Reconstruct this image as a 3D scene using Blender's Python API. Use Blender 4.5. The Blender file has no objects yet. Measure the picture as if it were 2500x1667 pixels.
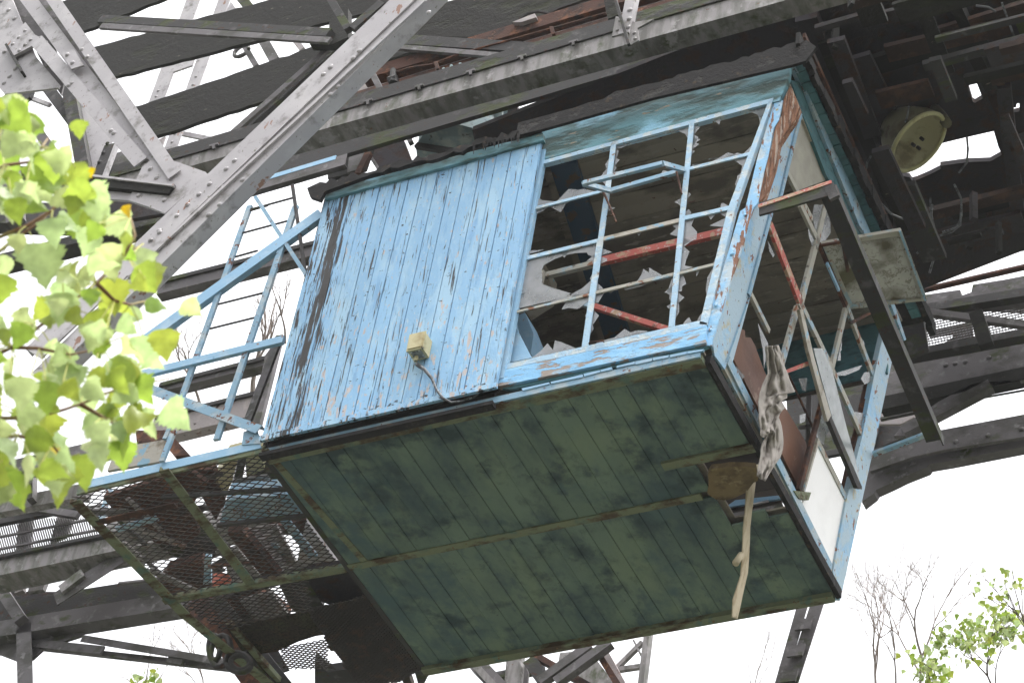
import bpy, math, random
from mathutils import Vector, Matrix, noise as mnoise
from mathutils.geometry import tessellate_polygon
random.seed(7)
S = bpy.context.scene
COL = S.collection
# ------------------------------------------------------------------ camera
# the cab floor corner is the origin (15 m above ground); x runs along the cab, y across it, z up
CR = ((0.901693, 0.41585, 0.118404), (-0.210707, 0.661745, -0.719511), (-0.377562, 0.623829, 0.684313))
RT, DN, FW = (Vector(r) for r in CR)
CAM = Vector((10.0096, -12.8292, -13.4208)); FPX = 6070.187
cd = bpy.data.cameras.new('camera'); co = bpy.data.objects.new('camera', cd); COL.objects.link(co)
m = Matrix((RT, -DN, -FW)).transposed().to_4x4(); m.translation = CAM; co.matrix_world = m
cd.sensor_width = 36; cd.lens = FPX / 2500 * 36; cd.clip_start = 0.1; cd.clip_end = 2000
cd.dof.use_dof = True; cd.dof.focus_distance = 21.5; cd.dof.aperture_fstop = 10
S.camera = co
# ------------------------------------------------------------------ sky, sun, exposure
SUN_EL, SUN_AZ = math.radians(80), math.radians(100)      # sun veiled by cloud, high overhead
w = bpy.data.worlds.new('World'); S.world = w; w.use_nodes = True
nt = w.node_tree; nt.nodes.clear()
sky = nt.nodes.new('ShaderNodeTexSky'); sky.sky_type = 'NISHITA'; sky.sun_disc = False
sky.sun_elevation = SUN_EL; sky.sun_rotation = SUN_AZ; sky.air_density = 1.0; sky.dust_density = 8.0; sky.ozone_density = 1.0
hs = nt.nodes.new('ShaderNodeHueSaturation'); hs.inputs['Saturation'].default_value = 0.12   # white overcast
bg = nt.nodes.new('ShaderNodeBackground'); bg.inputs['Strength'].default_value = 0.15
wo = nt.nodes.new('ShaderNodeOutputWorld')
nt.links.new(sky.outputs[0], hs.inputs['Color']); nt.links.new(hs.outputs[0], bg.inputs[0]); nt.links.new(bg.outputs[0], wo.inputs[0])
sd = bpy.data.lights.new('sun', 'SUN'); sd.energy = 0.6; sd.angle = math.radians(25); sd.color = (1, .97, .92)
so = bpy.data.objects.new('sun', sd); COL.objects.link(so)
az = SUN_AZ; dvec = Vector((math.sin(az)*math.cos(SUN_EL), math.cos(az)*math.cos(SUN_EL), math.sin(SUN_EL)))
so.rotation_euler = dvec.to_track_quat('Z', 'Y').to_euler(); so.location = dvec*40
S.view_settings.view_transform = 'Standard'; S.view_settings.look = 'None'; S.view_settings.exposure = 1.8; S.view_settings.gamma = 1
S.render.engine = 'CYCLES'; S.render.resolution_x = 1024; S.render.resolution_y = 682
# ------------------------------------------------------------------ from a spot in the photograph to a point on a real plane
def D(x, y): return (x*1.06293, y*1.06293)
def zf(ox, oy, s): return lambda x, y: (ox + x/s, oy + y/s)
Z1 = zf(0,0,2.7506); Z2 = zf(800,0,2.7506); Z3 = zf(1650,0,2.7506); Z4 = zf(0,500,2.7506); Z5 = zf(800,500,2.7506); Z6 = zf(1650,500,2.7506)
Z7 = zf(0,1050,2.5412); Z8 = zf(800,1050,2.5412); Z9 = zf(1650,1050,2.5412)
Y1 = zf(1700,150,3.92); Y2 = zf(1700,500,3.92); Y3 = zf(1700,850,3.92); Y4 = zf(1250,280,3.92); Y5 = zf(1200,550,3.92); Y6 = zf(0,200,3.92); Y7 = zf(2000,500,2.412); Y8 = zf(150,1050,2.5413)
def ray(p): return FW*FPX + RT*(p[0]-1250) + DN*(p[1]-833.5)
def PY(c): return (Vector((0,1,0)), c)
def PZ(c): return (Vector((0,0,1)), c)
def PX(c): return (Vector((1,0,0)), c)
SL = 0.166
nE = Vector((1, 0, -SL)).normalized()
def PE(off=0.0): return (nE, nE.dot(Vector((4.0,0,0))) + off)      # the leaning end face of the cab
def hit(p, pl):
    r = ray(p); n, d = pl
    return CAM + r*((d - n.dot(CAM))/n.dot(r))
def far(p, dist): return CAM + ray(p).normalized()*dist
# ------------------------------------------------------------------ mesh builder
class MB:
    def __init__(s): s.v = []; s.f = []
    def add(s, vs, fs):
        k = len(s.v); s.v += [Vector(v) for v in vs]; s.f += [tuple(i+k for i in f) for f in fs]; return s
    def box(s, a, b):
        x0,y0,z0 = a; x1,y1,z1 = b
        return s.add([(x0,y0,z0),(x1,y0,z0),(x1,y1,z0),(x0,y1,z0),(x0,y0,z1),(x1,y0,z1),(x1,y1,z1),(x0,y1,z1)],
            [(0,3,2,1),(4,5,6,7),(0,1,5,4),(1,2,6,5),(2,3,7,6),(3,0,4,7)])
    def hexa(s, lo, hi):
        return s.add(list(lo)+list(hi), [(0,3,2,1),(4,5,6,7),(0,1,5,4),(1,2,6,5),(2,3,7,6),(3,0,4,7)])
    def obox(s, o, u, v, n, lu, v0, v1, n0, n1):
        P = lambda a,b,c: o+u*a+v*b+n*c
        lo = [P(0,v0,n0),P(lu,v0,n0),P(lu,v1,n0),P(0,v1,n0)]; hi = [P(0,v0,n1),P(lu,v0,n1),P(lu,v1,n1),P(0,v1,n1)]
        return s.hexa(lo, hi)
    def prism(s, loops, pl, t, img=True):
        """closed outlines (outer, then holes) seen in the photo, laid on a real plane and given thickness t away from the camera"""
        n = pl[0]; sg = 1 if n.dot(FW) > 0 else -1
        L = [[hit(p, pl) if img else Vector(p) for p in lp] for lp in loops]
        flat = [p for lp in L for p in lp]; N = len(flat)
        tris = tessellate_polygon(L)
        back = [p + n*(t*sg) for p in flat]
        fs = [tuple(t3) for t3 in tris] + [tuple(i+N for i in reversed(t3)) for t3 in tris]
        k = 0
        for lp in L:
            m_ = len(lp)
            for i in range(m_):
                a, b = k+i, k+(i+1) % m_; fs.append((a, b, b+N, a+N))
            k += m_
        return s.add(flat+back, fs)
    def strip(s, a, b, c, pl, depth=.08, prof='box', t=.014, ext=(0,0), fl=None, toward=0.0):
        """member whose one edge runs a-b and whose other edge passes c (all on plane pl); profile sections box / C / I / L / L2 / T"""
        A, B, C_ = hit(a,pl), hit(b,pl), hit(c,pl); n = pl[0]*(1 if pl[0].dot(FW) > 0 else -1)
        u = (B-A).normalized(); L = (B-A).length; v = n.cross(u); w_ = (C_-A).dot(v)
        o = A - u*ext[0] - n*toward; L += ext[0]+ext[1]; q = 1 if w_ > 0 else -1
        if prof == 'box': s.obox(o,u,v,n,L,0,w_,0,depth)
        elif prof == 'C':      # web in front, flanges running back
            s.obox(o,u,v,n,L,q*t,w_-q*t,0,t); s.obox(o,u,v,n,L,0,q*t,0,depth); s.obox(o,u,v,n,L,w_-q*t,w_,0,depth)
        elif prof == 'CF':     # web set back, flanges running forward
            s.obox(o,u,v,n,L,q*t,w_-q*t,0,t); s.obox(o,u,v,n,L,0,q*t,-depth,t); s.obox(o,u,v,n,L,w_-q*t,w_,-depth,t)
        elif prof == 'I':
            s.obox(o,u,v,n,L,q*t,w_-q*t,-t/2,t/2); s.obox(o,u,v,n,L,0,q*t,-depth/2,depth/2); s.obox(o,u,v,n,L,w_-q*t,w_,-depth/2,depth/2)
        elif prof == 'L':      # flat leg in the plane, other leg at edge a-b running back
            s.obox(o,u,v,n,L,q*t,w_,0,t); s.obox(o,u,v,n,L,0,q*t,0,depth)
        elif prof == 'L2':     # other leg at the c edge
            s.obox(o,u,v,n,L,0,w_-q*t,0,t); s.obox(o,u,v,n,L,w_-q*t,w_,0,depth)
        elif prof == 'LF':     # other leg at edge a-b, running towards the camera
            s.obox(o,u,v,n,L,q*t,w_,0,t); s.obox(o,u,v,n,L,0,q*t,-depth,t)
        return s
    def rivets(s, pts, pl, r=.02, off=0.0):
        n = pl[0]*(1 if pl[0].dot(FW) > 0 else -1)
        a = n.orthogonal().normalized(); b = n.cross(a)
        for p in pts:
            c = hit(p, (pl[0], pl[1])) - n*off
            vs = [c - n*r*.75]; fs = []
            for j,(rr,h) in enumerate(((.6,.6),(.95,.25),(1,0))):
                for i in range(8):
                    an = i*math.pi/4; vs.append(c + (a*math.cos(an)+b*math.sin(an))*r*rr - n*r*h)
            for i in range(8): fs.append((0,1+i,1+(i+1)%8))
            for j in (0,1):
                for i in range(8): fs.append((1+j*8+i, 1+(j+1)*8+i, 1+(j+1)*8+(i+1)%8, 1+j*8+(i+1)%8))
            s.add(vs, fs)
        return s
    def tube(s, pts, r, seg=6, closed=False):
        pts = [Vector(p) for p in pts]; n_ = len(pts); rs = r if isinstance(r,(list,tuple)) else [r]*n_
        k = len(s.v); pu = None
        for i,p in enumerate(pts):
            d = (pts[min(i+1,n_-1)] - pts[max(i-1,0)])
            d = d.normalized() if d.length > 1e-9 else Vector((0,0,1))
            if pu is None: pu = d.orthogonal().normalized()
            pu = (pu - d*pu.dot(d)); pu = pu.normalized() if pu.length > 1e-6 else d.orthogonal().normalized()
            pv = d.cross(pu)
            for j in range(seg):
                a = 2*math.pi*j/seg; s.v.append(p + (pu*math.cos(a)+pv*math.sin(a))*rs[i])
        for i in range(n_-1):
            for j in range(seg):
                s.f.append((k+i*seg+j, k+i*seg+(j+1)%seg, k+(i+1)*seg+(j+1)%seg, k+(i+1)*seg+j))
        s.f.append(tuple(k+j for j in reversed(range(seg)))); s.f.append(tuple(k+(n_-1)*seg+j for j in range(seg)))
        return s
    def build(s, name, mat, parent=None, smooth=False, kind=None, label=None):
        root = parent
        while root is not None and root.parent is not None: root = root.parent
        off = root.location if root is not None else Vector((0,0,0))
        if parent is None:
            zs = min(s.v, key=lambda q: q.z); c = sum(s.v, Vector())/len(s.v); off = Vector((c.x,c.y,zs.z))
        me = bpy.data.meshes.new(name); me.from_pydata([v-off for v in s.v], [], s.f)
        me.materials.append(mat); me.update()
        if smooth:
            for p in me.polygons: p.use_smooth = True
        o = bpy.data.objects.new(name, me); COL.objects.link(o)
        if parent is not None: o.parent = parent
        else: o.location = off
        if kind: o['kind'] = kind
        if label: o['label'] = label
        return o
def T(name, label, cat, loc, group=None):
    o = bpy.data.objects.new(name, None); COL.objects.link(o); o.location = loc; o.empty_display_size = .2
    o['label'] = label; o['category'] = cat
    if group: o['group'] = group
    return o
def tag(o, label, cat, group=None):
    o['label'] = label; o['category'] = cat
    if group: o['group'] = group
    return o
# ------------------------------------------------------------------ materials
def mat(name, base, patches=(), rough=.8, bump=.3, bscale=30, var=0.0, extra=None, metal=0.0, spec=.3, island=0.0, isloff=0.0):
    """patches: (colour, scale, lo, hi, (sx,sy,sz)[, mask (axis, v0, v1)])"""
    mt = bpy.data.materials.new(name); mt.use_nodes = True; n = mt.node_tree; N = n.nodes; Lk = n.links
    bs = N['Principled BSDF']; bs.inputs['Roughness'].default_value = rough; bs.inputs['Metallic'].default_value = metal
    bs.inputs['Specular IOR Level'].default_value = spec
    tc = N.new('ShaderNodeTexCoord'); geo = N.new('ShaderNodeNewGeometry')
    col = N.new('ShaderNodeRGB'); col.outputs[0].default_value = (*base, 1); cur = col.outputs[0]
    def mixc(f, a, b):
        mx = N.new('ShaderNodeMix'); mx.data_type = 'RGBA'
        if isinstance(f,(int,float)): mx.inputs[0].default_value = f
        else: Lk.new(f, mx.inputs[0])
        Lk.new(a, mx.inputs[6]); 
        if isinstance(b, tuple): mx.inputs[7].default_value = (*b,1)
        else: Lk.new(b, mx.inputs[7])
        return mx.outputs[2]
    def noise(scale, st, det=6, rgh=.6, w=0):
        mp = N.new('ShaderNodeMapping'); mp.inputs['Scale'].default_value = st; mp.inputs['Location'].default_value = (w*3.1, w*7.7, w*1.3)
        if isloff and w > 1:      # every board weathers differently
            im = N.new('ShaderNodeMath'); im.operation = 'MULTIPLY'; im.inputs[1].default_value = isloff; Lk.new(geo.outputs['Random Per Island'], im.inputs[0])
            va = N.new('ShaderNodeVectorMath'); va.operation = 'ADD'; Lk.new(tc.outputs['Object'], va.inputs[0]); Lk.new(im.outputs[0], va.inputs[1]); Lk.new(va.outputs[0], mp.inputs[0])
        else: Lk.new(tc.outputs['Object'], mp.inputs[0])
        ns = N.new('ShaderNodeTexNoise'); ns.inputs['Scale'].default_value = scale; ns.inputs['Detail'].default_value = det; ns.inputs['Roughness'].default_value = rgh
        Lk.new(mp.outputs[0], ns.inputs['Vector']); return ns.outputs['Fac']
    def rng(v, a, b, c=0., d=1.):
        mr = N.new('ShaderNodeMapRange'); Lk.new(v, mr.inputs[0])
        for i,x in enumerate((a,b,c,d)): mr.inputs[i+1].default_value = x
        return mr.outputs[0]
    if var:
        nn = noise(2.5, (1,1,1)); cur = mixc(rng(nn,.35,.65), cur, tuple(min(1,c*(1+var)) for c in base))
        nn = noise(11, (1,1,1), w=3); cur = mixc(rng(nn,.45,.7), cur, tuple(c*(1-var) for c in base))
    if island:
        hv = N.new('ShaderNodeHueSaturation'); Lk.new(cur, hv.inputs['Color']); Lk.new(rng(geo.outputs['Random Per Island'],0,1,1-island,1+island), hv.inputs['Value']); cur = hv.outputs[0]
    pm = []
    for i,p in enumerate(patches):
        c, sc, lo, hi, st = p[:5]; f = noise(sc, st, w=i+1)
        if len(p) > 5:
            ax, v0, v1, amt = p[5][:4]
            sx = N.new('ShaderNodeSeparateXYZ'); Lk.new(tc.outputs['Object'], sx.inputs[0])
            g = rng(sx.outputs[ax], v0, v1, amt, 0.)
            if len(p[5]) > 4:      # a band round the middle of v0..v1 instead of a slope
                g1 = rng(sx.outputs[ax], v0, (v0+v1)/2, 0., amt); g2 = rng(sx.outputs[ax], (v0+v1)/2, v1, amt, 0.)
                mn = N.new('ShaderNodeMath'); mn.operation = 'MINIMUM'; Lk.new(g1, mn.inputs[0]); Lk.new(g2, mn.inputs[1]); g = mn.outputs[0]
            ad = N.new('ShaderNodeMath'); ad.operation = 'ADD'; Lk.new(f, ad.inputs[0]); Lk.new(g, ad.inputs[1]); f = ad.outputs[0]
        f = rng(f, lo, hi); pm.append(f); cur = mixc(f, cur, c)
    Lk.new(cur, bs.inputs['Base Color'])
    bp = N.new('ShaderNodeBump'); bp.inputs['Strength'].default_value = bump; bp.inputs['Distance'].default_value = .01
    Lk.new(noise(bscale,(1,1,1),8,.65), bp.inputs['Height'])
    last = bp
    if pm:
        b2 = N.new('ShaderNodeBump'); b2.inputs['Strength'].default_value = min(1,bump*1.5); b2.inputs['Distance'].default_value = .006; b2.invert = True
        Lk.new(pm[0], b2.inputs['Height']); Lk.new(bp.outputs[0], b2.inputs['Normal']); last = b2
    Lk.new(last.outputs[0], bs.inputs['Normal'])
    return mt
WOOD = (.36,.27,.22); RUST = (.14,.055,.03); MOSS = (.045,.055,.018)
M = {}
M['wall'] = mat('peeling_blue_boards', (.245,.445,.655), [
    ((.33,.52,.68), 6, .46, .62, (1,1,.35)),
    ((.19,.37,.59), 9, .55, .68, (2,2,.25)),
    ((.47,.42,.41), 9, .645, .665, (2.6,3,.8), (2, 0.0, 1.6, .085)),
    ((.36,.50,.62), 40, .60, .66, (1,1,.4)),
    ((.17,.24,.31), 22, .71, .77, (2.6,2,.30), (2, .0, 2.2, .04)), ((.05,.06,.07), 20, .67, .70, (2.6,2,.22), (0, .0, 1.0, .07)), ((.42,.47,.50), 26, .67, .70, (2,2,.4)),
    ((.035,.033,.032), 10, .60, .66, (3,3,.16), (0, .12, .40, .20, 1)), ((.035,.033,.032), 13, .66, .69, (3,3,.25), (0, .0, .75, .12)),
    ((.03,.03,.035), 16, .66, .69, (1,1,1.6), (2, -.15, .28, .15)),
    ], rough=.6, bump=.45, bscale=40, island=.05, isloff=9.0)
M['blue'] = mat('blue_gloss_paint', (.27,.46,.64), [((.36,.52,.66),5,.5,.65,(1,1,1)), ((.30,.20,.16),14,.66,.68,(1,1,1)), ((.12,.25,.42),30,.66,.72,(1,1,1))], rough=.5, bump=.15)
M['blue_old'] = mat('weathered_blue_steel', (.22,.36,.48), [((.36,.43,.47),6,.48,.62,(1,1,1)), (RUST,11,.60,.64,(1,1,1)), ((.05,.05,.05),25,.64,.68,(1,1,1))], rough=.65)
M['sill'] = mat('flaking_blue_sill', (.22,.47,.73), [((.30,.25,.22),7,.57,.585,(.6,1,3),(2,.1,.33,.05)), ((.16,.14,.13),30,.64,.66,(.4,1,4)), ((.30,.55,.78),8,.5,.6,(.5,1,2))], rough=.6, bump=.6)
M['post'] = mat('rotting_corner_post', (.24,.47,.70), [((.42,.50,.55),4,.48,.60,(1,1,1)), ((.20,.085,.045),7,.565,.585,(2.5,2.5,.5)), ((.30,.25,.12),16,.66,.69,(1,1,1)), ((.05,.04,.04),26,.67,.69,(1,1,1))], rough=.55, bump=.5)
M['post_end'] = mat('rust_flecked_pale_blue_steel', (.35,.47,.56), [((.24,.45,.66),3,.5,.62,(1,1,1)), ((.42,.40,.30),9,.58,.68,(1,1,1)), ((.20,.08,.045),12,.625,.64,(1,1,.7)), ((.05,.04,.04),26,.66,.68,(1,1,1))], rough=.6, bump=.4)
M['rotwood'] = mat('raw_rotten_wood', (.22,.105,.06), [((.10,.05,.03),12,.5,.62,(4,4,.4)), ((.34,.27,.22),9,.56,.6,(4,4,.5))], rough=.9, bump=1)
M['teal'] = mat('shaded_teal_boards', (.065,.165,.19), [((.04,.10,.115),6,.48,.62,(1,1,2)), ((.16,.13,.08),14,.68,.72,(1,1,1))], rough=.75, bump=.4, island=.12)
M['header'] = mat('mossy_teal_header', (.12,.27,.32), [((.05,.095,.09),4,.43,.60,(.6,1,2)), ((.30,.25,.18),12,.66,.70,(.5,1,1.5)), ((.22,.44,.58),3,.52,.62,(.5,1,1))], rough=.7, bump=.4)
M['floor'] = mat('green_floor_boards', (.145,.205,.165), [((.175,.235,.17),2.2,.50,.62,(1,.5,1)), ((.06,.10,.108),1.5,.47,.66,(1.1,.5,1)), ((.075,.115,.12),4.5,.55,.68,(1.2,.6,1)), ((.03,.052,.058),1.7,.57,.72,(1.2,.7,1)), ((.03,.055,.06),3.0,.56,.70,(1,1,1),(1,.0,.5,.14)), ((.03,.05,.055),3.0,.56,.70,(1,1,1),(0,4.6,3.2,.16)), ((.05,.06,.05),30,.68,.71,(1,1,1)), ((.07,.12,.13),1.3,.56,.68,(1,1,1),(0,-.1,.6,.12))], rough=.85, bump=.3, island=.08)
M['batten'] = mat('rusty_green_batten', (.17,.19,.12), [((.07,.045,.025),7,.48,.6,(.5,1,1)), ((.10,.16,.13),5,.55,.65,(1,1,1)), ((.16,.09,.04),16,.64,.68,(1,1,1))], rough=.9, bump=.6)
M['dark'] = mat('dark_mossy_steel', (.042,.040,.040), [(MOSS,4,.52,.62,(.5,1,1)), ((.10,.095,.095),6,.58,.72,(1,1,1)), ((.055,.026,.016),14,.60,.68,(1,1,1))], rough=.8, bump=.4)
M['timber'] = mat('dark_rotting_timber', (.022,.021,.019), [((.028,.030,.016),3,.54,.66,(.4,1,1)), ((.02,.02,.018),10,.5,.64,(.3,1,2)), ((.12,.10,.08),18,.68,.72,(.5,1,1))], rough=.95, bump=.9, bscale=14)
M['black'] = mat('sooty_deck_boards', (.040,.036,.040), [((.05,.028,.02),5,.5,.65,(1,1,1)), ((.03,.03,.025),9,.58,.68,(1,1,1))], rough=.95, bump=.7, island=.3)
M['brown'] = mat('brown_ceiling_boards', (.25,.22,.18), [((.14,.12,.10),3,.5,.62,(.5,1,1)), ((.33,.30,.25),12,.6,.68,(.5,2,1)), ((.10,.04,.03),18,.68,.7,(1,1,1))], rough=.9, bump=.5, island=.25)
M['grey'] = mat('light_grey_painted_steel', (.37,.35,.365), [((.44,.42,.43),2,.45,.62,(1,1,1)), ((.17,.16,.15),5,.55,.70,(1,1,1)), ((.10,.10,.06),22,.63,.72,(1,1,1)), ((.24,.13,.09),6,.66,.69,(1.5,1,.6))], rough=.55, bump=.12, bscale=60)
M['greydirty'] = mat('streaked_grey_channel', (.25,.235,.235), [((.13,.125,.115),3,.42,.62,(3,1,.6)), ((.07,.08,.045),5,.55,.68,(1,1,.6)), ((.30,.285,.285),7,.56,.64,(1,1,1)), ((.16,.07,.04),14,.68,.71,(1,1,1))], rough=.6, bump=.2)
M['mid'] = mat('mid_grey_steel', (.12,.11,.115), [((.055,.052,.045),3,.46,.62,(.7,1,1)), (MOSS,6,.58,.68,(.5,1,1)), ((.18,.17,.175),9,.58,.68,(1,1,1))], rough=.6, bump=.25)
M['rustgrey'] = mat('rust_bitten_grey_steel', (.30,.27,.27), [((.15,.07,.045),5,.56,.66,(.7,1,1)), ((.36,.32,.31),12,.56,.62,(1,1,1)), ((.05,.03,.025),9,.62,.68,(1,1,1))], rough=.7, bump=.5)
M['rust'] = mat('brown_rust', (.075,.035,.025), [((.17,.07,.035),8,.52,.64,(1,1,1)), ((.03,.022,.02),6,.5,.66,(1,1,1))], rough=.9, bump=.5)
M['rustlight'] = mat('pale_rusty_glazing_bar', (.36,.345,.30), [((.28,.39,.47),5,.53,.6,(1,1,1)), ((.22,.095,.05),8,.58,.63,(1,1,1)), ((.12,.11,.09),14,.6,.66,(1,1,1))], rough=.7, bump=.5)
M['red'] = mat('flaking_red_paint', (.42,.095,.075), [((.40,.27,.18),7,.52,.57,(1,1,1)), ((.45,.42,.40),22,.60,.64,(1,1,1)), ((.14,.05,.03),9,.62,.66,(1,1,1))], rough=.6, bump=.3)
M['brownboard'] = mat('brown_plywood_board', (.20,.092,.055), [((.13,.055,.032),3,.45,.62,(3,.4,.4)), ((.30,.19,.14),10,.62,.68,(3,.5,.5))], rough=.55, bump=.2)
M['white'] = mat('white_panel_paint', (.86,.85,.85), [((.80,.79,.79),3,.5,.7,(1,1,1)), ((.3,.28,.26),30,.73,.75,(1,1,1))], rough=.5, bump=.05)
M['cream'] = mat('aged_cream_plastic', (.50,.45,.27), [((.33,.27,.14),5,.52,.66,(1,1,1)), ((.06,.055,.045),9,.62,.68,(1,1,1))], rough=.5, bump=.15)
M['label'] = mat('scratched_label_plate', (.22,.23,.22), [((.05,.05,.05),14,.5,.56,(1,1,1)), ((.5,.5,.48),20,.58,.62,(1,1,1))], rough=.4, bump=.2)
M['cable'] = mat('perished_grey_cable', (.12,.125,.135), [((.04,.04,.04),12,.5,.6,(1,1,1)), ((.30,.33,.36),20,.6,.66,(1,1,1))], rough=.6)
M['tar'] = mat('crumbling_roofing_felt', (.014,.013,.013), [((.035,.032,.030),7,.55,.68,(1,1,1)), ((.06,.04,.025),12,.6,.68,(1,1,1))], rough=.95, bump=1, bscale=18)
M['cloth'] = mat('dirty_grey_cloth', (.40,.365,.335), [((.30,.27,.25),5,.5,.66,(1,1,1)), ((.12,.11,.11),7,.62,.72,(1,1,1))], rough=.95, bump=.4, bscale=60)
M['strap'] = mat('cream_strap_cloth', (.50,.43,.31), [((.36,.29,.19),8,.5,.66,(2,2,.5))], rough=.9, bump=.5)
M['insul'] = mat('brown_insulation_wool', (.20,.145,.075), [((.11,.08,.045),6,.5,.64,(1,1,1)), ((.26,.20,.11),14,.56,.66,(1,1,1))], rough=1, bump=1, bscale=25)
M['lamp'] = mat('yellowed_enamel', (.13,.12,.07), [((.07,.06,.035),5,.5,.62,(1,1,1)), ((.07,.05,.03),10,.62,.68,(1,1,1))], rough=.5, bump=.2)
M['lamprim'] = mat('worn_yellow_rim', (.42,.40,.22), [((.25,.22,.10),6,.5,.62,(1,1,1))], rough=.5, bump=.1)
M['lampin'] = mat('grubby_reflector_enamel', (.42,.39,.25), [((.20,.17,.10),4,.48,.62,(1,1,1))], rough=.45, bump=.1)
M['meshm'] = mat('rusty_expanded_metal', (.055,.048,.046), [((.09,.062,.05),9,.52,.64,(1,1,1))], rough=.9, bump=.2)
M['sash'] = mat('dirty_cream_sash', (.40,.37,.32), [((.20,.17,.12),5,.5,.64,(1,1,1)), ((.22,.38,.50),6,.58,.62,(1,1,1))], rough=.6)
M['farbark'] = mat('distance_paled_bark', (.30,.25,.225), [((.20,.165,.14),9,.5,.62,(1,1,.4))], rough=.95, bump=.2)  # bark paled in the colour for distance and overexposure
M['bar'] = mat('worn_pale_blue_bar', (.34,.50,.64), [((.48,.54,.56),9,.5,.6,(1,1,1)), ((.24,.15,.11),14,.64,.67,(1,1,1)), ((.12,.14,.15),30,.66,.70,(1,1,1))], rough=.6, bump=.4)
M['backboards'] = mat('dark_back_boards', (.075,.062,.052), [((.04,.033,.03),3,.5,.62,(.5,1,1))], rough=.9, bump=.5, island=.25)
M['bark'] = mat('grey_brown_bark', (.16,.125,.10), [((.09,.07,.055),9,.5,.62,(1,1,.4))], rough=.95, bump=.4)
M['twig'] = mat('reddish_twig', (.17,.085,.045), [((.24,.19,.07),9,.5,.62,(1,1,1))], rough=.7, bump=.3)
M['motor'] = mat('blue_grey_motor_casing', (.20,.27,.28), [((.33,.38,.37),6,.52,.64,(1,1,1)), ((.05,.05,.045),9,.6,.68,(1,1,1))], rough=.6)
M['ground'] = mat('rough_grass_ground', (.050,.054,.042), [((.035,.042,.022),.5,.45,.6,(1,1,1)), ((.09,.085,.07),2,.5,.62,(1,1,1))], rough=1, bump=.5, bscale=5)
M['orange'] = mat('faded_orange_plastic', (.5,.13,.08), [((.3,.08,.05),9,.5,.6,(1,1,1))], rough=.5)
def glass(name, tint, opac, rough=.12, refl_tint=None):
    mt = bpy.data.materials.new(name); mt.use_nodes = True; n = mt.node_tree; N = n.nodes; Lk = n.links
    bs = N['Principled BSDF']; bs.inputs['Base Color'].default_value = (*tint,1); bs.inputs['Roughness'].default_value = rough; bs.inputs['Specular IOR Level'].default_value = .6
    tr = N.new('ShaderNodeBsdfTransparent'); tr.inputs[0].default_value = (.85,.9,.9,1)
    mx = N.new('ShaderNodeMixShader'); tc = N.new('ShaderNodeTexCoord'); ns = N.new('ShaderNodeTexNoise'); ns.inputs['Scale'].default_value = 7; ns.inputs['Detail'].default_value = 6
    Lk.new(tc.outputs['Object'], ns.inputs[0]); mr = N.new('ShaderNodeMapRange'); Lk.new(ns.outputs[0], mr.inputs[0])
    for i,x in enumerate((.3,.7,opac-.12,opac+.12)): mr.inputs[i+1].default_value = x
    Lk.new(mr.outputs[0], mx.inputs[0]); Lk.new(tr.outputs[0], mx.inputs[1]); Lk.new(bs.outputs[0], mx.inputs[2]); Lk.new(mx.outputs[0], N['Material Output'].inputs[0])
    if refl_tint:  # branch reflections painted into the colour as dark veins, with dirty blotches
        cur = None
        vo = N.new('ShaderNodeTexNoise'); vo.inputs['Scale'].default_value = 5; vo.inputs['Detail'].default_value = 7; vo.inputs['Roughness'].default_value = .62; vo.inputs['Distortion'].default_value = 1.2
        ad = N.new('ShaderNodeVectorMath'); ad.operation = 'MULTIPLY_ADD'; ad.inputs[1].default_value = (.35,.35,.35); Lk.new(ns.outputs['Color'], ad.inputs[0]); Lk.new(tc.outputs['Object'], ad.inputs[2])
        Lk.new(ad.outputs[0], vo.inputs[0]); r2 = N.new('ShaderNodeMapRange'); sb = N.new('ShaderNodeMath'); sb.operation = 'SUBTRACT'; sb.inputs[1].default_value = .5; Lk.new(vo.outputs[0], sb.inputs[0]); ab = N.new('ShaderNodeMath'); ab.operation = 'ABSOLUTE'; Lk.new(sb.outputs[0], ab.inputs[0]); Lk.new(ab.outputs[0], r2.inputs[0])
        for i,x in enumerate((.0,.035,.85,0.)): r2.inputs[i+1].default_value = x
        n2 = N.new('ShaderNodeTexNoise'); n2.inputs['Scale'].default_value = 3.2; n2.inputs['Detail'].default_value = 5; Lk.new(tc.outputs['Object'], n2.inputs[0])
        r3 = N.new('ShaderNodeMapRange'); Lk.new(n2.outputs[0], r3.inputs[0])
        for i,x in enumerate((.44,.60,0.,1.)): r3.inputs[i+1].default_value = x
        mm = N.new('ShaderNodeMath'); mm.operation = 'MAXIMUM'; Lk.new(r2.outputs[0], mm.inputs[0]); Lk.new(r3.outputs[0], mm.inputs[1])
        mc = N.new('ShaderNodeMix'); mc.data_type = 'RGBA'; mc.inputs[6].default_value = (*tint,1); mc.inputs[7].default_value = (*refl_tint,1); Lk.new(mm.outputs[0], mc.inputs[0]); Lk.new(mc.outputs[2], bs.inputs['Base Color'])
    return mt
M['shard'] = glass('grey_broken_glass', (.36,.36,.375), .52)  # half-clear glass with a grey body
M['clear'] = glass('dusty_clear_glass', (.40,.42,.43), .55)
M['lace'] = glass('torn_film_on_glass', (.36,.34,.28), .82, .5)
M['branch_refl'] = glass('painted_reflection_glass', (.45,.44,.42), .95, .15, (.085,.07,.04))
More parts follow.
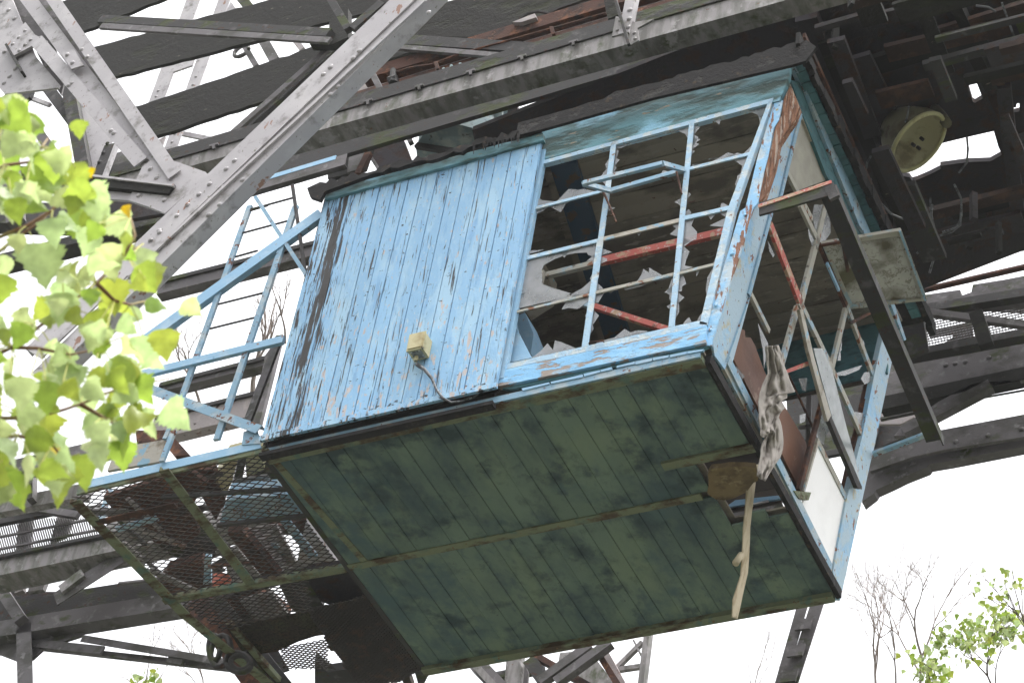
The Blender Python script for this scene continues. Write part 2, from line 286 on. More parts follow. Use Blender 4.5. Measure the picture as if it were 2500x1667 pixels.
def leafmat(name, top, under):
    mt = bpy.data.materials.new(name); mt.use_nodes = True; n = mt.node_tree; N = n.nodes; Lk = n.links; N.clear()
    out = N.new('ShaderNodeOutputMaterial'); g = N.new('ShaderNodeNewGeometry')
    c = N.new('ShaderNodeMix'); c.data_type = 'RGBA'; c.inputs[6].default_value = (*top,1); c.inputs[7].default_value = (*under,1); Lk.new(g.outputs['Backfacing'], c.inputs[0])
    hv = N.new('ShaderNodeHueSaturation'); mr = N.new('ShaderNodeMapRange'); Lk.new(g.outputs['Random Per Island'], mr.inputs[0]); mr.inputs[3].default_value = .472; mr.inputs[4].default_value = .515
    Lk.new(mr.outputs[0], hv.inputs['Hue']); Lk.new(c.outputs[2], hv.inputs['Color'])
    tc = N.new('ShaderNodeTexCoord'); ns = N.new('ShaderNodeTexNoise'); ns.inputs['Scale'].default_value = 45; ns.inputs['Detail'].default_value = 4; Lk.new(tc.outputs['Object'], ns.inputs[0])
    m2 = N.new('ShaderNodeMapRange'); Lk.new(ns.outputs[0], m2.inputs[0]); 
    for i,x in enumerate((.3,.7,.82,1.15)): m2.inputs[i+1].default_value = x
    Lk.new(m2.outputs[0], hv.inputs['Value'])
    df = N.new('ShaderNodeBsdfPrincipled'); df.inputs['Roughness'].default_value = .45; df.inputs['Specular IOR Level'].default_value = .3; tl = N.new('ShaderNodeBsdfTranslucent'); Lk.new(hv.outputs[0], df.inputs['Base Color'])
    h2 = N.new('ShaderNodeHueSaturation'); h2.inputs['Hue'].default_value = .49; h2.inputs['Saturation'].default_value = 1.1; h2.inputs['Value'].default_value = 1.1; Lk.new(hv.outputs[0], h2.inputs['Color']); Lk.new(h2.outputs[0], tl.inputs[0])
    mx = N.new('ShaderNodeMixShader'); mx.inputs[0].default_value = .5; Lk.new(df.outputs[0], mx.inputs[1]); Lk.new(tl.outputs[0], mx.inputs[2]); Lk.new(mx.outputs[0], out.inputs[0])
    return mt
M['leaf'] = leafmat('poplar_leaf', (.26,.36,.08), (.40,.50,.24))
M['leafy'] = leafmat('yellowing_leaf', (.50,.42,.05), (.50,.44,.12))
# ================================================================== the cab
H = 3.29; L0 = 4.0; W0 = 3.12
def xe(z): return L0 + SL*z
cab = T('crane_cab', 'weathered pale blue wooden crane cab with broken side windows, hanging under the dark gantry', 'crane cab', (0,0,0))
# floor of boards seen from below
g = MB(); rnd = random.Random(3)
nb = 23; wb = (L0-.06)/nb
hx0, hy0, hy1 = 3.49, 1.20, 1.98      # the hole in the floor
for i in range(nb):
    x0 = .03 + i*wb; gap = .010 if i % 5 == 3 else .004
    dz = rnd.uniform(-.004,.004)
    for (ya, yb, sh) in ((.10, 1.52, 0), (1.60, W0-.06, .5)):
        xa = x0 + sh*wb*.0; segs = [(ya, yb)]
        if xa + wb > hx0 and xa < 3.97:
            jag = rnd.uniform(-.10,.05)
            segs = [(a, b) for a, b in ((ya, min(yb, hy0+jag)), (max(ya, hy1+jag), yb)) if b-a > .02]
        for a, b in segs: g.box((xa+gap/2, a, -.022+dz), (xa+wb-gap/2, b, 0+dz))
g.build('floor_boards', M['floor'], cab)
g = MB(); g.box((.02,.0,-.05),(3.98,.10,.0)).build('floor_edge_batten', M['batten'], cab)
g = MB(); g.box((.02,1.52,-.035),(3.36,1.60,0)); g.box((3.2,1.06,-.05),(4.0,1.15,-.003)); g.build('floor_batten', M['batten'], cab)
g = MB(); g.box((.0,W0-.06,-.07),(3.97,W0+.03,-.0)); g.build('floor_edge_batten', M['batten'], cab)
g = MB(); g.box((-.02,.1,-.03),(.03,W0,.0)); g.build('floor_side_angle', M['dark'], cab); g = MB(); g.box((3.985,.06,-.045),(4.03,W0+.02,.05)); g.build('floor_side_board', M['tar'], cab)
g = MB(); g.box((.03,.02,.05),(hx0,W0-.02,.07)); g.box((hx0,.02,.05),(3.98,hy0,.07)); g.box((hx0,hy1,.05),(3.98,W0-.02,.07)); g.build('upper_floor', M['brown'], cab)
g = MB()
for y in (.7,2.55): g.box((.05,y,.0),(3.3,y+.05,.05))
g.build('floor_joist', M['rust'], cab)
# blue board wall, standing proud of the frame
y0 = -.10; g = MB(); n = 15
bl, br, tl, tr_ = hit(D(600,1003),PY(y0)), hit(D(1141,880),PY(y0)), hit(D(748,448),PY(y0)), hit(D(1246,318),PY(y0))
for i in range(n):
    a, b = i/n, (i+1)/n; gp = .007 if i % 3 else .011
    P0, P1, P2_, P3 = bl.lerp(br,a), bl.lerp(br,b), tl.lerp(tr_,a), tl.lerp(tr_,b)
    dy = rnd.uniform(-.005,.005); ux = Vector((gp/2,0,0)); th = Vector((0,.03,0)); dd = Vector((0,dy,0))
    j0, j1 = rnd.uniform(-.012,.012), rnd.uniform(-.01,.01); zz = Vector((0,0,j0))
    g.hexa([P0+ux+dd+zz, P1-ux+dd+zz, P1-ux+dd+th+zz, P0+ux+dd+th+zz], [P2_+ux+dd, P3-ux+dd, P3-ux+dd+th, P2_+ux+dd+th])
wall = g.build('board_wall', M['wall'], cab)
g = MB(); g.hexa([bl+Vector((.02,.035,.0)), br+Vector((-.02,.035,0)), br+Vector((-.02,.095,.0)), bl+Vector((.02,.095,.0))],[tl+Vector((.02,.035,0)), tr_+Vector((-.02,.035,0)), tr_+Vector((-.02,.095,0)), tl+Vector((.02,.095,0))])
g.build('wall_backing', M['tar'], cab)
g = MB(); g.prism([[D(594,1000),D(1141,877),D(1139,888),D(596,1012)]], PY(y0-.012), .03); g.build('skirting_strip', M['wall'], cab)
g = MB(); g.box((0.02,-.075,-.10),(2.2,.0,-.06)); g.build('wall_bottom_rail', M['tar'], cab)
# cornice over the board wall
g = MB(); g.prism([[D(742,440),D(1246,305),D(1248,322),D(746,458)]], PY(y0-.03), .05); g.build('cornice', M['header'], cab)
# vertical jamb between boards and window
g = MB(); g.strip(D(1240,345),D(1143,870),Y5(300,60) if 0 else D(1252,345),PY(-.05),.06); g.build('window_jamb', M['blue'], cab)
# header above window
g = MB(); g.prism([[D(1246,285),D(1816,138),D(1812,178),D(1790,232),D(1240,368)]], PY(-.03), .05); g.build('header_board', M['header'], cab)
# side window frame and bars (y = 0 plane)
pw = PY(-.035)
fr = MB()
fr.prism([[Y4(290,440),Y3(-1,-1) if 0 else Z3(655,658),Z3(640,690),Y4(275,478)]], pw, .05)        # top rail
fr.prism([[Z3(655,658),Y2(370,40),Y5(2065,950),Y5(2075,850) if 0 else Y5(1990,945),Y2(300,40),Z3(618,690)]], pw, .05)
fr.prism([[Y5(120,1330),Y5(1985,912),Y5(2062,935),Y5(2060,955),Y5(80,1387),Y5(90,1345)]], pw, .05)
fr.prism([[Y4(275,478),Y4(290,500),Y4(235,760),Y4(170,1120),Y5(240,640),Y5(165,1080),Y5(125,1335),Y5(90,1345),Y5(210,800),Y4(100,1400),Y4(200,880)]], pw, .05)
wf = fr.build('window_frame', M['bar'], cab)
def glbar(a, b, c, m_='bar', nm='glazing_bar', pl=pw, dep=.014): return MB().strip(a,b,c,pl,dep,'box').build(nm, M[m_], wf)
glbar(Y4(950,262),Y4(770,1568),Y4(997,262)); glbar(Y5(1010,140),Y5(862,1165),Y5(1065,140))
glbar(Y4(1695,80),Y4(1600,1000),Y4(1742,80)); glbar(Y4(1600,1000),Y5(1692,975),Y4(1650,1010))
pb = PY(-.03)
glbar(Y4(200,885),Y4(870,715),Y4(205,908),pl=pb); glbar(Y4(1700,500),Y4(2310,350),Y4(1700,527),pl=pb)
glbar(Y4(110,1360),Y4(830,1185),Y4(112,1392),pl=pb); glbar(Y4(870,1170),Y4(1620,985),Y4(870,1205),'sash',pl=pb); glbar(Y4(1620,975),Y4(2150,855),Y4(1620,1012),pl=pb)
glbar(Y5(215,820),Y5(950,645),Y5(220,840),'rustlight',pl=pb); glbar(Y5(975,632),Y5(1790,440),Y5(975,660),'rustlight',pl=pb); glbar(Y5(1790,445),Y5(2165,350),Y5(1790,470),'rustlight',pl=pb)
# broken glass left in the panes: each jagged piece on the window plane
PG = PY(-.012)
sh_ = [
 [Y4(500,455),Z3(618,692),Z3(575,815),Z3(545,765),Z3(480,738)],
 [Y1(470,462),Y1(690,400),Y1(625,575),Y1(585,510)],
 [Y1(560,775),Y1(530,880),Y1(440,895)],
 [Y1(340,930),Y1(530,885),Y1(440,1190),Y1(420,1090),Y1(440,1000)],
 [Y4(1745,75),Y4(1815,65),Y4(1765,110),Y4(1800,120),Y4(1740,190),Y4(1785,215),Y4(1722,320)],
 [Y4(1000,265),Y4(1160,235),Y4(1110,290),Y4(1040,320),Y4(995,325)],
 [Y4(1400,160),Y4(1695,85),Y4(1690,235),Y4(1655,185),Y4(1590,155),Y4(1490,180)],
 [Y4(1220,215),Y4(1400,165),Y4(1310,215),Y4(1250,235)],
 [Y4(1000,330),Y4(1020,345),Y4(1000,420),Y4(1030,430),Y4(985,485),Y4(998,510),Y4(975,545),Y4(1028,545),Y4(965,590)],
 [Y4(930,290),Y4(948,290),Y4(940,340)],
 [Y4(920,510),Y4(880,570),Y4(905,595)],
 [Y4(290,820),Y4(410,830),Y4(215,882),Y4(240,790)],
 [Y4(285,478),Y4(470,430),Y4(400,450),Y4(290,500)],
 [Y4(200,905),Y4(345,880),Y4(290,925),Y4(210,955)],
 [Y4(175,1300),Y4(310,1292),Y4(120,1345),Y4(130,1320)],
 [Y4(1700,490),Y4(1800,465),Y4(1730,478)],[Y4(1860,435),Y4(2000,405),Y4(1940,420)],
 [Y4(2060,390),Y4(2110,385),Y4(2160,365),Y4(2200,375),Y4(2100,402)],
 [Y4(1690,740),Y4(1712,765),Y4(1680,800)],
 [Y4(1660,930),Y4(1690,905),Y4(1715,935),Y4(1690,975),Y4(1650,985)],
 [Y2(225,85),Y2(360,55),Y2(300,215),Y2(125,200),Y2(290,120)],
 [Y4(1650,1025),Y4(1740,1000),Y4(1715,1060),Y4(1770,1120),Y4(1765,1190),Y4(1640,1245)],
 [Y4(1530,1060),Y4(1595,1045),Y4(1590,1165),Y4(1510,1145),Y4(1570,1090)],
 [Y5(1825,190),Y5(1893,250),Y5(1860,335),Y5(1850,385),Y5(1930,400),Y5(1800,440)],
 [Y5(1800,465),Y5(1830,465),Y5(1845,500),Y5(1862,560),Y5(1825,585),Y5(1820,630),Y5(1775,640)],
 [Y5(1680,650),Y5(1735,480),Y5(1730,740),Y5(1700,700),Y5(1705,665)],
 [Y5(1775,690),Y5(1795,760),Y5(1795,830),Y5(1745,910)],
 [Y5(1675,775),Y5(1710,755),Y5(1700,800)],[Y5(1742,920),Y5(1770,950),Y5(1740,955)],
 [Y5(2110,420),Y5(2155,385),Y5(2065,700),Y5(2050,620),Y5(2065,500)],
 [Y5(2180,255),Y5(2205,250),Y5(2170,350),Y5(2120,370),Y5(2150,300)],
 [Y5(2035,820),Y5(2020,900),Y5(1970,910),Y5(1995,860)],
 [Y5(315,335),Y5(1005,165),Y5(990,310),Y5(920,280),Y5(915,262),Y5(800,265),Y5(690,290),Y5(600,325),Y5(500,380),Y5(480,430),Y5(485,560),Y5(560,590),Y5(760,650),Y5(700,690),Y5(235,800)],
 [Y5(760,660),Y5(870,600),Y5(960,520),Y5(950,640),Y5(780,690)],
 [Y5(940,510),Y5(965,465),Y5(960,540)],[Y5(960,340),Y5(985,330),Y5(975,380)],
 [Y5(1010,545),Y5(1070,605),Y5(1000,620)],
 [Y5(715,730),Y5(930,680),Y5(920,730),Y5(850,785),Y5(820,800),Y5(740,790),Y5(670,805)],
 [Y5(1100,635),Y5(1190,610),Y5(1140,645)],[Y5(1245,600),Y5(1420,560),Y5(1540,525),Y5(1720,480),Y5(1725,500),Y5(1540,540),Y5(1440,580),Y5(1290,620)],
 [Y5(985,650),Y5(1080,640),Y5(1020,740),Y5(985,740)],
 [Y5(985,820),Y5(1028,862),Y5(970,950),Y5(945,990)],[Y5(940,1000),Y5(958,1010),Y5(930,1060)],
]
rows_ = [[Y4(290,460),Y4(970,262),Y4(1720,75),Z3(620,690)],[Y4(205,895),Y4(890,715),Y4(1690,510),Y4(2300,355)],[Y4(115,1370),Y4(850,1185),Y4(1625,985),Y4(2140,880)],[Y5(220,830),Y5(960,645),Y5(1775,450),Y5(2165,360)],[Y5(125,1330),Y5(890,1155),Y5(1715,965),Y5(1985,912)]]
rs = random.Random(14)
for ri in range(4):
    for ci in range(3):
        q4 = [rows_[ri][ci], rows_[ri][ci+1], rows_[ri+1][ci+1], rows_[ri+1][ci]]; cq = (sum(p[0] for p in q4)/4, sum(p[1] for p in q4)/4)
        for e in range(4):
            if rs.random() < .42: continue
            a, b = q4[e], q4[(e+1)%4]; t0 = rs.uniform(0,.5); t1 = min(1, t0+rs.uniform(.2,.6)); nn_ = rs.randint(3,6); inner = []
            for k in range(nn_+1):
                t = t0+(t1-t0)*k/nn_; px_, py_ = a[0]+(b[0]-a[0])*t, a[1]+(b[1]-a[1])*t; dx, dy = cq[0]-px_, cq[1]-py_; l_ = math.hypot(dx,dy); dd_ = 2 if k in (0,nn_) else rs.choice((5,9,14,20,28))*rs.uniform(.7,1.2)
                inner.append((px_+dx/l_*dd_, py_+dy/l_*dd_))
            sh_.append([(a[0]+(b[0]-a[0])*t0, a[1]+(b[1]-a[1])*t0), (a[0]+(b[0]-a[0])*t1, a[1]+(b[1]-a[1])*t1)] + inner[::-1])
for q in sh_:
    MB().prism([q], PG, .004).build('glass_shard', M['shard'], wf)
# the tilted top-hung ventilator sash in the middle pane
vs = MB(); A, B = hit(Y4(945,730),pw), hit(Y4(1650,530),pw); C_, E_ = hit(Y4(680,660),PY(-.32)), hit(Y4(1440,470),PY(-.32))
up = Vector((0,0,.035))
def bar3(mb, a, b, w_, h_):
    u = (b-a).normalized(); v = u.cross(Vector((0,0,1))).normalized(); n_ = v.cross(u); return mb.obox(a, u, v, n_, (b-a).length, -w_/2, w_/2, -h_/2, h_/2)
for a, b in ((A,B),(C_,E_),(A,C_),(B,E_)): bar3(vs, a, b, .03, .045)
vent = vs.build('ventilator_sash', M['blue_old'], cab)
g = MB(); g.tube([hit(Y4(870,730),PY(-.05)),hit(Y4(915,830),PY(-.06)),hit(Y4(1000,1030),PY(-.06))],[.012,.01,.008]); g.build('window_stay', M['rust'], vent); g = MB(); g.tube([hit(Y4(905,975),PY(-.05)),hit(Y4(990,955),PY(-.05))],.006); g.build('stay_pin', M['rust'], vent); g = MB(); g.tube([hit(Y4(1575,550),PY(-.05)),hit(Y4(1625,760),PY(-.05))],[.012,.009]); g.build('window_stay', M['rust'], vent); g = MB(); g.tube([hit(Y4(1690,840),PY(-.05)),hit(Y4(1750,828),PY(-.05))],.006); g.build('stay_pin', M['rust'], vent); g = MB()
g.tube([hit(Y5(935,1130),PY(-.05)),hit(Y5(950,1118),PY(-.07)),hit(Y5(1060,1105),PY(-.07)),hit(Y5(1075,1112),PY(-.05))],.008)
g.build('window_stay', M['rust'], vent)
# sill and the strips below it
g = MB(); g.prism([[Y5(80,1392),Y5(2055,957),Y5(2050,1122),Y5(35,1545)]], PY(-.045), .05); g.build('sill_board', M['sill'], cab)
g = MB(); g.prism([[Y5(35,1548),Y5(2050,1126),Y5(2090,1150),Y5(2040,1172),Y5(180,1568)]], PY(-.015), .03); g.build('sill_shade_strip', M['teal'], cab)  # shading line under the sill, put in as a dark teal strip
for a, b in (((270,1155),(1135,1390)),):
    pass
g = MB()
for q in ([(285,1560),(550,1500),(553,1516),(300,1580)],[(565,1497),(870,1425),(875,1450),(570,1515)],[(880,1420),(1035,1385),(1038,1405),(885,1445)],[(1042,1382),(1150,1355),(1152,1378),(1045,1402)],[(1200,1345),(1368,1300),(1370,1325),(1195,1362)],[(1375,1300),(1535,1268),(1535,1295),(1378,1330)],[(1540,1265),(1700,1240),(1690,1262),(1545,1292)],[(1705,1240),(1868,1205),(1868,1228),(1708,1262)],[(1872,1205),(2035,1183),(2020,1200),(1875,1228)]):
    g.prism([[Y5(*p) for p in q]], PY(-.03), .02)
g.build('drip_strip', M['blue'], cab)
g = MB(); g.box((0.0,-.02,-.035),(3.97,.0,.03)); g.build('floor_fascia', M['blue_old'], cab)
# near corner post: flange on the side wall and flange on the leaning end
g = MB(); g.prism([[Y1(745,395),Y1(830,375),Y1(790,560),Y1(740,640),Y1(690,900),Y1(650,1050),Y1(590,1350),Y2(540,40),Y2(440,400),Y2(330,720),Y2(250,1010),Y2(150,1290),Y5(2105,1150),Y5(2050,1148),Y5(2065,930),Y2(260,600),Y2(420,60),Y1(470,1400),Y1(590,900)]], PY(-.02), .02)
po = g.build('corner_post', M['post'], cab)
g = MB(); g.prism([[Y1(980,440),Y1(990,520),Y1(900,900),Y1(800,1300),Y2(715,130),Y2(640,420),Y2(520,870),Y2(350,1500),Y3(300,120),Y3(275,205),Y3(175,70),Y2(155,1300),Y2(255,1010),Y2(345,720),Y2(450,400),Y2(545,60),Y1(600,1350),Y1(655,1060),Y1(740,1000),Y1(790,760),Y1(880,620),Y1(930,480)]], PE(.012), .02)
g.build('end_flange', M['post_end'], po)
g = MB(); g.prism([[Y1(905,235),Y1(985,440),Y1(940,560),Y1(880,640),Y1(790,780),Y1(745,1010),Y1(650,1290),Y1(600,1350),Y1(585,1290),Y1(650,1050),Y1(720,800),Y1(760,610),Y1(815,520),Y1(835,370),Y1(870,290)]], PY(-.012), .06)
g.build('rotten_wood_core', M['rotwood'], po)
g = MB(); g.strip(Y1(1000,480),Y1(800,1300),Y1(1010,540),PE(.03),.05); g.strip(Y2(735,90),Y2(520,880),Y2(700,120),PE(.03),.05); g.strip(Y2(520,870),Y2(295,1500),Y2(475,1000),PE(.03),.05); g.build('post_edge', M['blue_old'], po)
g = MB(); g.rivets([Y2(470,100),Y2(345,470),Y2(190,955),Y2(130,1200),Y5(2300,280),Y5(2150,770)], PY(-.02), .018); g.build('rivet', M['post'], po)
# end wall: header rail with its stepped strips
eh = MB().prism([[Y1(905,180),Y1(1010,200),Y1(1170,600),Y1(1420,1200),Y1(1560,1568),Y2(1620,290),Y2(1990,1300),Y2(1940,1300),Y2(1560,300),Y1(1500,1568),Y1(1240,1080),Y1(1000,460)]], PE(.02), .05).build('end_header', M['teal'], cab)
MB().prism([[Y1(945,50),Y1(980,60),Y1(1180,450),Y1(1640,1568),Y2(1680,290),Y2(2010,1290),Y2(1990,1300),Y2(1620,290),Y1(1560,1568),Y1(1170,600),Y1(1030,220)]], PE(.05), .06).build('header_moulding', M['blue_old'], eh)
MB().strip(Y1(1010,540),Y1(1265,1130),Y1(1025,520),PE(.01),.03).build('glazing_bar', M['sash'], eh)
# lattice of the end window
ew = MB(); ew.prism([[Y3(270,200),Y3(330,140),Y3(760,1000),Y3(1040,1568),Z9(970,860),Z9(1020,1050),Z9(960,935),Z9(600,240),Y3(580,800)]], PE(.0), .03)
ewf = ew.build('end_window_frame', M['rustlight'], cab)
def eb(a, b, c, m_='rustlight', off=0.0, dep=.03): return MB().strip(a,b,c,PE(off),dep,'box').build('glazing_bar', M[m_], ewf)
eb(Y1(870,1070),Y1(1110,1530),Y1(895,1060)); eb(Y2(1000,20),Y2(1175,390),Y2(1030,10)); eb(Y2(1190,400),Y2(1440,985),Y2(1215,390),'rust'); eb(Y2(1440,980),Y3(1690,265),Y2(1465,970))
eb(Y2(705,215),Y2(1000,970),Y2(745,205),'red'); eb(Y2(1000,960),Y3(1310,230),Y2(1030,950)); eb(Y3(1310,240),Y3(1585,850),Y3(1340,230))
eb(Y2(525,870),Y2(700,1230),Y2(550,860)); eb(Y3(1155,905),Y3(1440,1475),Y3(1185,890))
eb(Y2(1225,0),Y2(1140,370),Y2(1262,0)); eb(Y2(1140,360),Y2(985,960),Y2(1180,365)); eb(Y2(965,960),Y2(815,1500),Y2(1000,975)); 
eb(Y2(1430,980),Y3(1290,190),Y2(1460,990)); eb(Y3(1200,520),Y3(985,1340),Y3(1225,540),'rust')
eb(Y3(1030,1360),Y3(1160,900),Y3(1045,1360),'sash',.01)
MB().strip(Y3(300,150),Z9(960,880),Y3(345,120),PE(.02),.04).build('bottom_rail', M['blue_old'], ewf)
# far corner post
MB().prism([[Y2(1800,1200),Y2(1885,1460),Y3(1880,90),Y3(1700,960),Y3(1665,1100),Z9(1020,1055),Z9(975,880),Y3(1430,1480),Y3(1590,830),Y3(1700,270),Y3(1760,0)]], PE(.01), .05).build('corner_post', M['post_end'], cab, label='far corner post with flecked pale blue paint')
MB().strip(Y3(1700,240),Y3(1430,1450),Y3(1660,300),PE(-.03),.05).build('post_lining', M['rust'], cab)
# glass of the end window
ES = [[Y1(1000,560),Y1(1215,1000),Y1(1270,1130),Y1(960,1240),Y1(880,1060),Y1(930,800)],
 [Y2(1110,110),Y2(1130,0),Y2(1250,0),Y2(1165,340)],[Y2(1265,0),Y2(1285,190),Y2(1285,270),Y2(1215,375),Y2(1165,350)],
 [Y2(1070,220),Y2(1140,350),Y2(1110,400),Y2(1080,310)],[Y2(690,350),Y2(750,480),Y2(735,505),Y2(700,440)],
 [Y2(590,1130),Y2(690,1330),Y2(650,1568),Y2(640,1400)],[Y2(1040,690),Y2(1070,660),Y2(1020,800),Y2(1015,740)],
 [Y2(1395,1290),Y2(1390,1390),Y2(1380,1390),Y2(1385,1490),Y2(1350,1490)],[Y2(1560,1260),Y2(1605,1310),Y2(1620,1400),Y2(1590,1380)],
 [Y3(1330,240),Y3(1590,160),Y3(1560,205),Y3(1480,240),Y3(1420,262),Y3(1350,262)],[Y3(1610,230),Y3(1665,225),Y3(1670,320),Y3(1610,345),Y3(1575,290)],
 [Y3(380,170),Y3(465,270),Y3(430,310),Y3(390,240)],[Y3(1210,560),Y3(1285,770),Y3(1240,830),Y3(1220,920),Y3(1160,880),Y3(1150,830)],
 [Y3(1300,870),Y3(1315,845),Y3(1340,910),Y3(1320,918)],[Y3(1480,600),Y3(1600,620),Y3(1590,800),Y3(1540,760)],[Y3(980,290),Y3(1060,285),Y3(1050,410),Y3(1020,400)],
 [Y3(990,640),Y3(1050,620),Y3(1040,700),Y3(990,720)],[Y3(540,520),Y3(570,560),Y3(570,660)]]
for i, q in enumerate(ES): MB().prism([q], PE(-.012), .004).build('glass_shard', M['lace'] if i == 0 else M['shard'], ewf)
MB().prism([[Y3(1155,925),Y3(1425,1470),Z9(970,830),Y3(1015,1480),Y3(1020,1400)]], PE(-.01), .006).build('white_pane', M['white'], ewf)
# hanging side sash, swung out of its place
hsash = MB().prism([[Y2(990,1000),Y2(1020,1000),Y3(1130,90),Y3(1290,640),Y3(1260,700),Y3(1245,660),Y3(1070,10)]], PE(.07), .03).build('swung_sash', M['sash'], cab, label='narrow window sash swung outwards with flaking cream and blue paint')
MB().prism([[Y3(1120,0),Y3(1210,0),Y3(1300,200),Y3(1440,760),Y3(1530,1080),Y3(1575,1330),Y3(1310,700),Y3(1200,300)]], PE(.05), .004).build('pane', M['clear'], hsash)
MB().prism([[Y3(1275,690),Y3(1305,680),Y3(1585,1320),Y3(1585,1345),Y3(1545,1335)]], PE(.07), .04).build('sash_rail', M['dark'], hsash)
MB().prism([[Y3(850,215),Y3(1075,125),Y3(1110,130),Y3(1080,165),Y3(870,238)]], PE(.02), .02).build('catch_bar', M['red'], hsash)
MB().prism([[Y2(1470,1125),Y2(1640,1035),Y2(1690,1035),Y2(1500,1140)]], PE(.02), .02).build('catch_bar', M['rust'], hsash)
g = MB(); g.tube([hit(Y3(880,250),PE(-.2)),hit(Y3(1110,745),PE(-.2))],.012); g.build('stay_rod', M['rust'], hsash)
# ceiling, back wall, partition, rafters
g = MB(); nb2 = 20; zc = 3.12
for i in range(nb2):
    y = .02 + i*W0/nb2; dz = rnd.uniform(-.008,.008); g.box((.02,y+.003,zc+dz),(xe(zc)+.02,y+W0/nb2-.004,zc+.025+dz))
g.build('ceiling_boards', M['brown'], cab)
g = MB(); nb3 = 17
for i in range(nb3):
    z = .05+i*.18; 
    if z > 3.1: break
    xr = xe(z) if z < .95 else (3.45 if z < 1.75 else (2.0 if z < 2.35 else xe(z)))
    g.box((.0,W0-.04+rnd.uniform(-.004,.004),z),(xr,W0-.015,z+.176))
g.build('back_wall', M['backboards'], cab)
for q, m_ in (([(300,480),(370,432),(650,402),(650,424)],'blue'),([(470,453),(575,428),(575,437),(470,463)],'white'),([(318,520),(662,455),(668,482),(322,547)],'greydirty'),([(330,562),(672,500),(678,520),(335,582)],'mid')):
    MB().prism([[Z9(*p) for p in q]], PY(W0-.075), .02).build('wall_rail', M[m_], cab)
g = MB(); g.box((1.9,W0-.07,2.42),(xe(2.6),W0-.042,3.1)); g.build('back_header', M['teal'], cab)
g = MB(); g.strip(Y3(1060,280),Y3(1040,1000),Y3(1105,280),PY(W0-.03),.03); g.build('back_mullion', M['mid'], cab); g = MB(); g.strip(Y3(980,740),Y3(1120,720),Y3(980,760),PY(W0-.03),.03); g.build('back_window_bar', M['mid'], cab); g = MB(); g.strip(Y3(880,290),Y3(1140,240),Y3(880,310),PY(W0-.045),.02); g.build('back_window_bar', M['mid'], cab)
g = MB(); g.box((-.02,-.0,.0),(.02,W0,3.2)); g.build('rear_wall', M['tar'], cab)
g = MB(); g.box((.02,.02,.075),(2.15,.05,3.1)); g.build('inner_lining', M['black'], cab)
g = MB(); g.prism([[Y3(290,120),Y3(420,160),Y3(800,950),Y3(1000,1345),Y3(1010,1420),Y3(740,1060)]], PE(-.16), .02); g.build('kick_board', M['tar'], cab)
# big rafters/braces seen through the window
MB().strip(D(1262,380),D(1405,830),D(1322,370),PZ(3.04),.08).build('ceiling_rafter', mat('dark_blue_rafter',(.045,.085,.14),[((.10,.08,.06),6,.55,.62,(1,1,1))]), cab)
MB().strip(D(1248,395),D(1392,830),D(1264,390),PZ(3.05),.07).build('ceiling_rafter', M['brown'], cab)
g = MB(); g.strip(Y5(500,450),Y5(990,330),Y5(505,490),PY(.25),.04); g.build('red_rail', M['rustlight'], cab)
g = MB(); g.strip(Y5(1045,300),Y5(2260,10),Y5(1048,360),PY(.25),.04); g.build('red_rail', M['red'], cab)
g = MB(); g.strip(Y5(480,575),Y5(980,745),Y5(470,625),PY(.22),.04); g.build('red_rail', M['rustlight'], cab)
g = MB(); g.strip(Y5(980,740),Y5(1700,965),Y5(975,790),PY(.22),.04); g.build('red_rail', M['red'], cab)
g = MB(); g.strip(Y5(480,430),Y5(445,600),Y5(500,430),PY(.2),.04); g.build('red_rail', M['sash'], cab)
g = MB(); g.prism([[Y5(235,870),Y5(320,835),Y5(403,1040),Y5(375,1230),Y5(240,980)]], PY(.5), .25); g.build('control_cabinet', M['blue'], cab); g = MB(); g.prism([[Y5(210,850),Y5(240,990),Y5(385,1265),Y5(130,1320)]], PY(.06), .05); g.build('jamb_lining', M['blue'], cab)
g = MB(); g.prism([[Y5(290,370),Y5(500,350),Y5(480,440),Y5(470,560),Y5(250,700)]], PY(.9), .3); g.build('instrument_panel', M['sash'], cab)
# roof: soffit, fascia and torn felt
g = MB(); zs = 3.30; xr = 4.67
nbs = 26
for i in range(nbs):
    y = -.02+i*(W0+.2)/nbs; g.box((xe(zs)+.03,y+.005,zs+rnd.uniform(-.006,.006)),(xr,y+(W0+.2)/nbs-.005,zs+.03))
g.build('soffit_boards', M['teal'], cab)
rf = MB(); rr = random.Random(5)
def rough(a, b, n_, amp):
    o = []
    for i in range(n_+1):
        t = i/n_; j = rr.uniform(-amp,amp) if 0 < i < n_ else 0; o.append((a[0]+(b[0]-a[0])*t + j*.3, a[1]+(b[1]-a[1])*t + j))
    return o
top = rough(Z3(-1150,640) if 0 else D(1190,282), D(1480,195), 9, 5) + rough(D(1500,190), D(1852,92), 24, 3.5)[1:]
rf.prism([top + [D(1875,108), D(1850,140), D(1816,150), D(1500,225), D(1246,297), D(1185,312)]], PY(-.17), .03)
rf2 = [D(705,432)] + rough(D(735,418), D(1010,352), 22, 7) + rough(D(1020,346), D(1190,300), 14, 7)[1:] + [D(1180,316)] + rough(D(1150,322),D(860,398),16,5) + [D(745,440),D(735,460),D(712,452)]
rf.prism([rf2], PY(-.2), .04)
roof = rf.build('roof_fascia', M['tar'], cab)
g = MB(); g.box((-.05,.02,zs+.05),(xr+.03,W0+.3,zs+.10)); g.build('roof', M['tar'], cab)
edge = [(xr+.02,-.28,zs+.0)]
g = MB(); pts = []
for i in range(30):
    y = -.2+i*.125; g.box((xr+rr.uniform(0,.02),y,zs+rr.uniform(-.035,.0)),(xr+.05+rr.uniform(0,.03),y+.1255,zs+.12+rr.uniform(-.04,.03)))
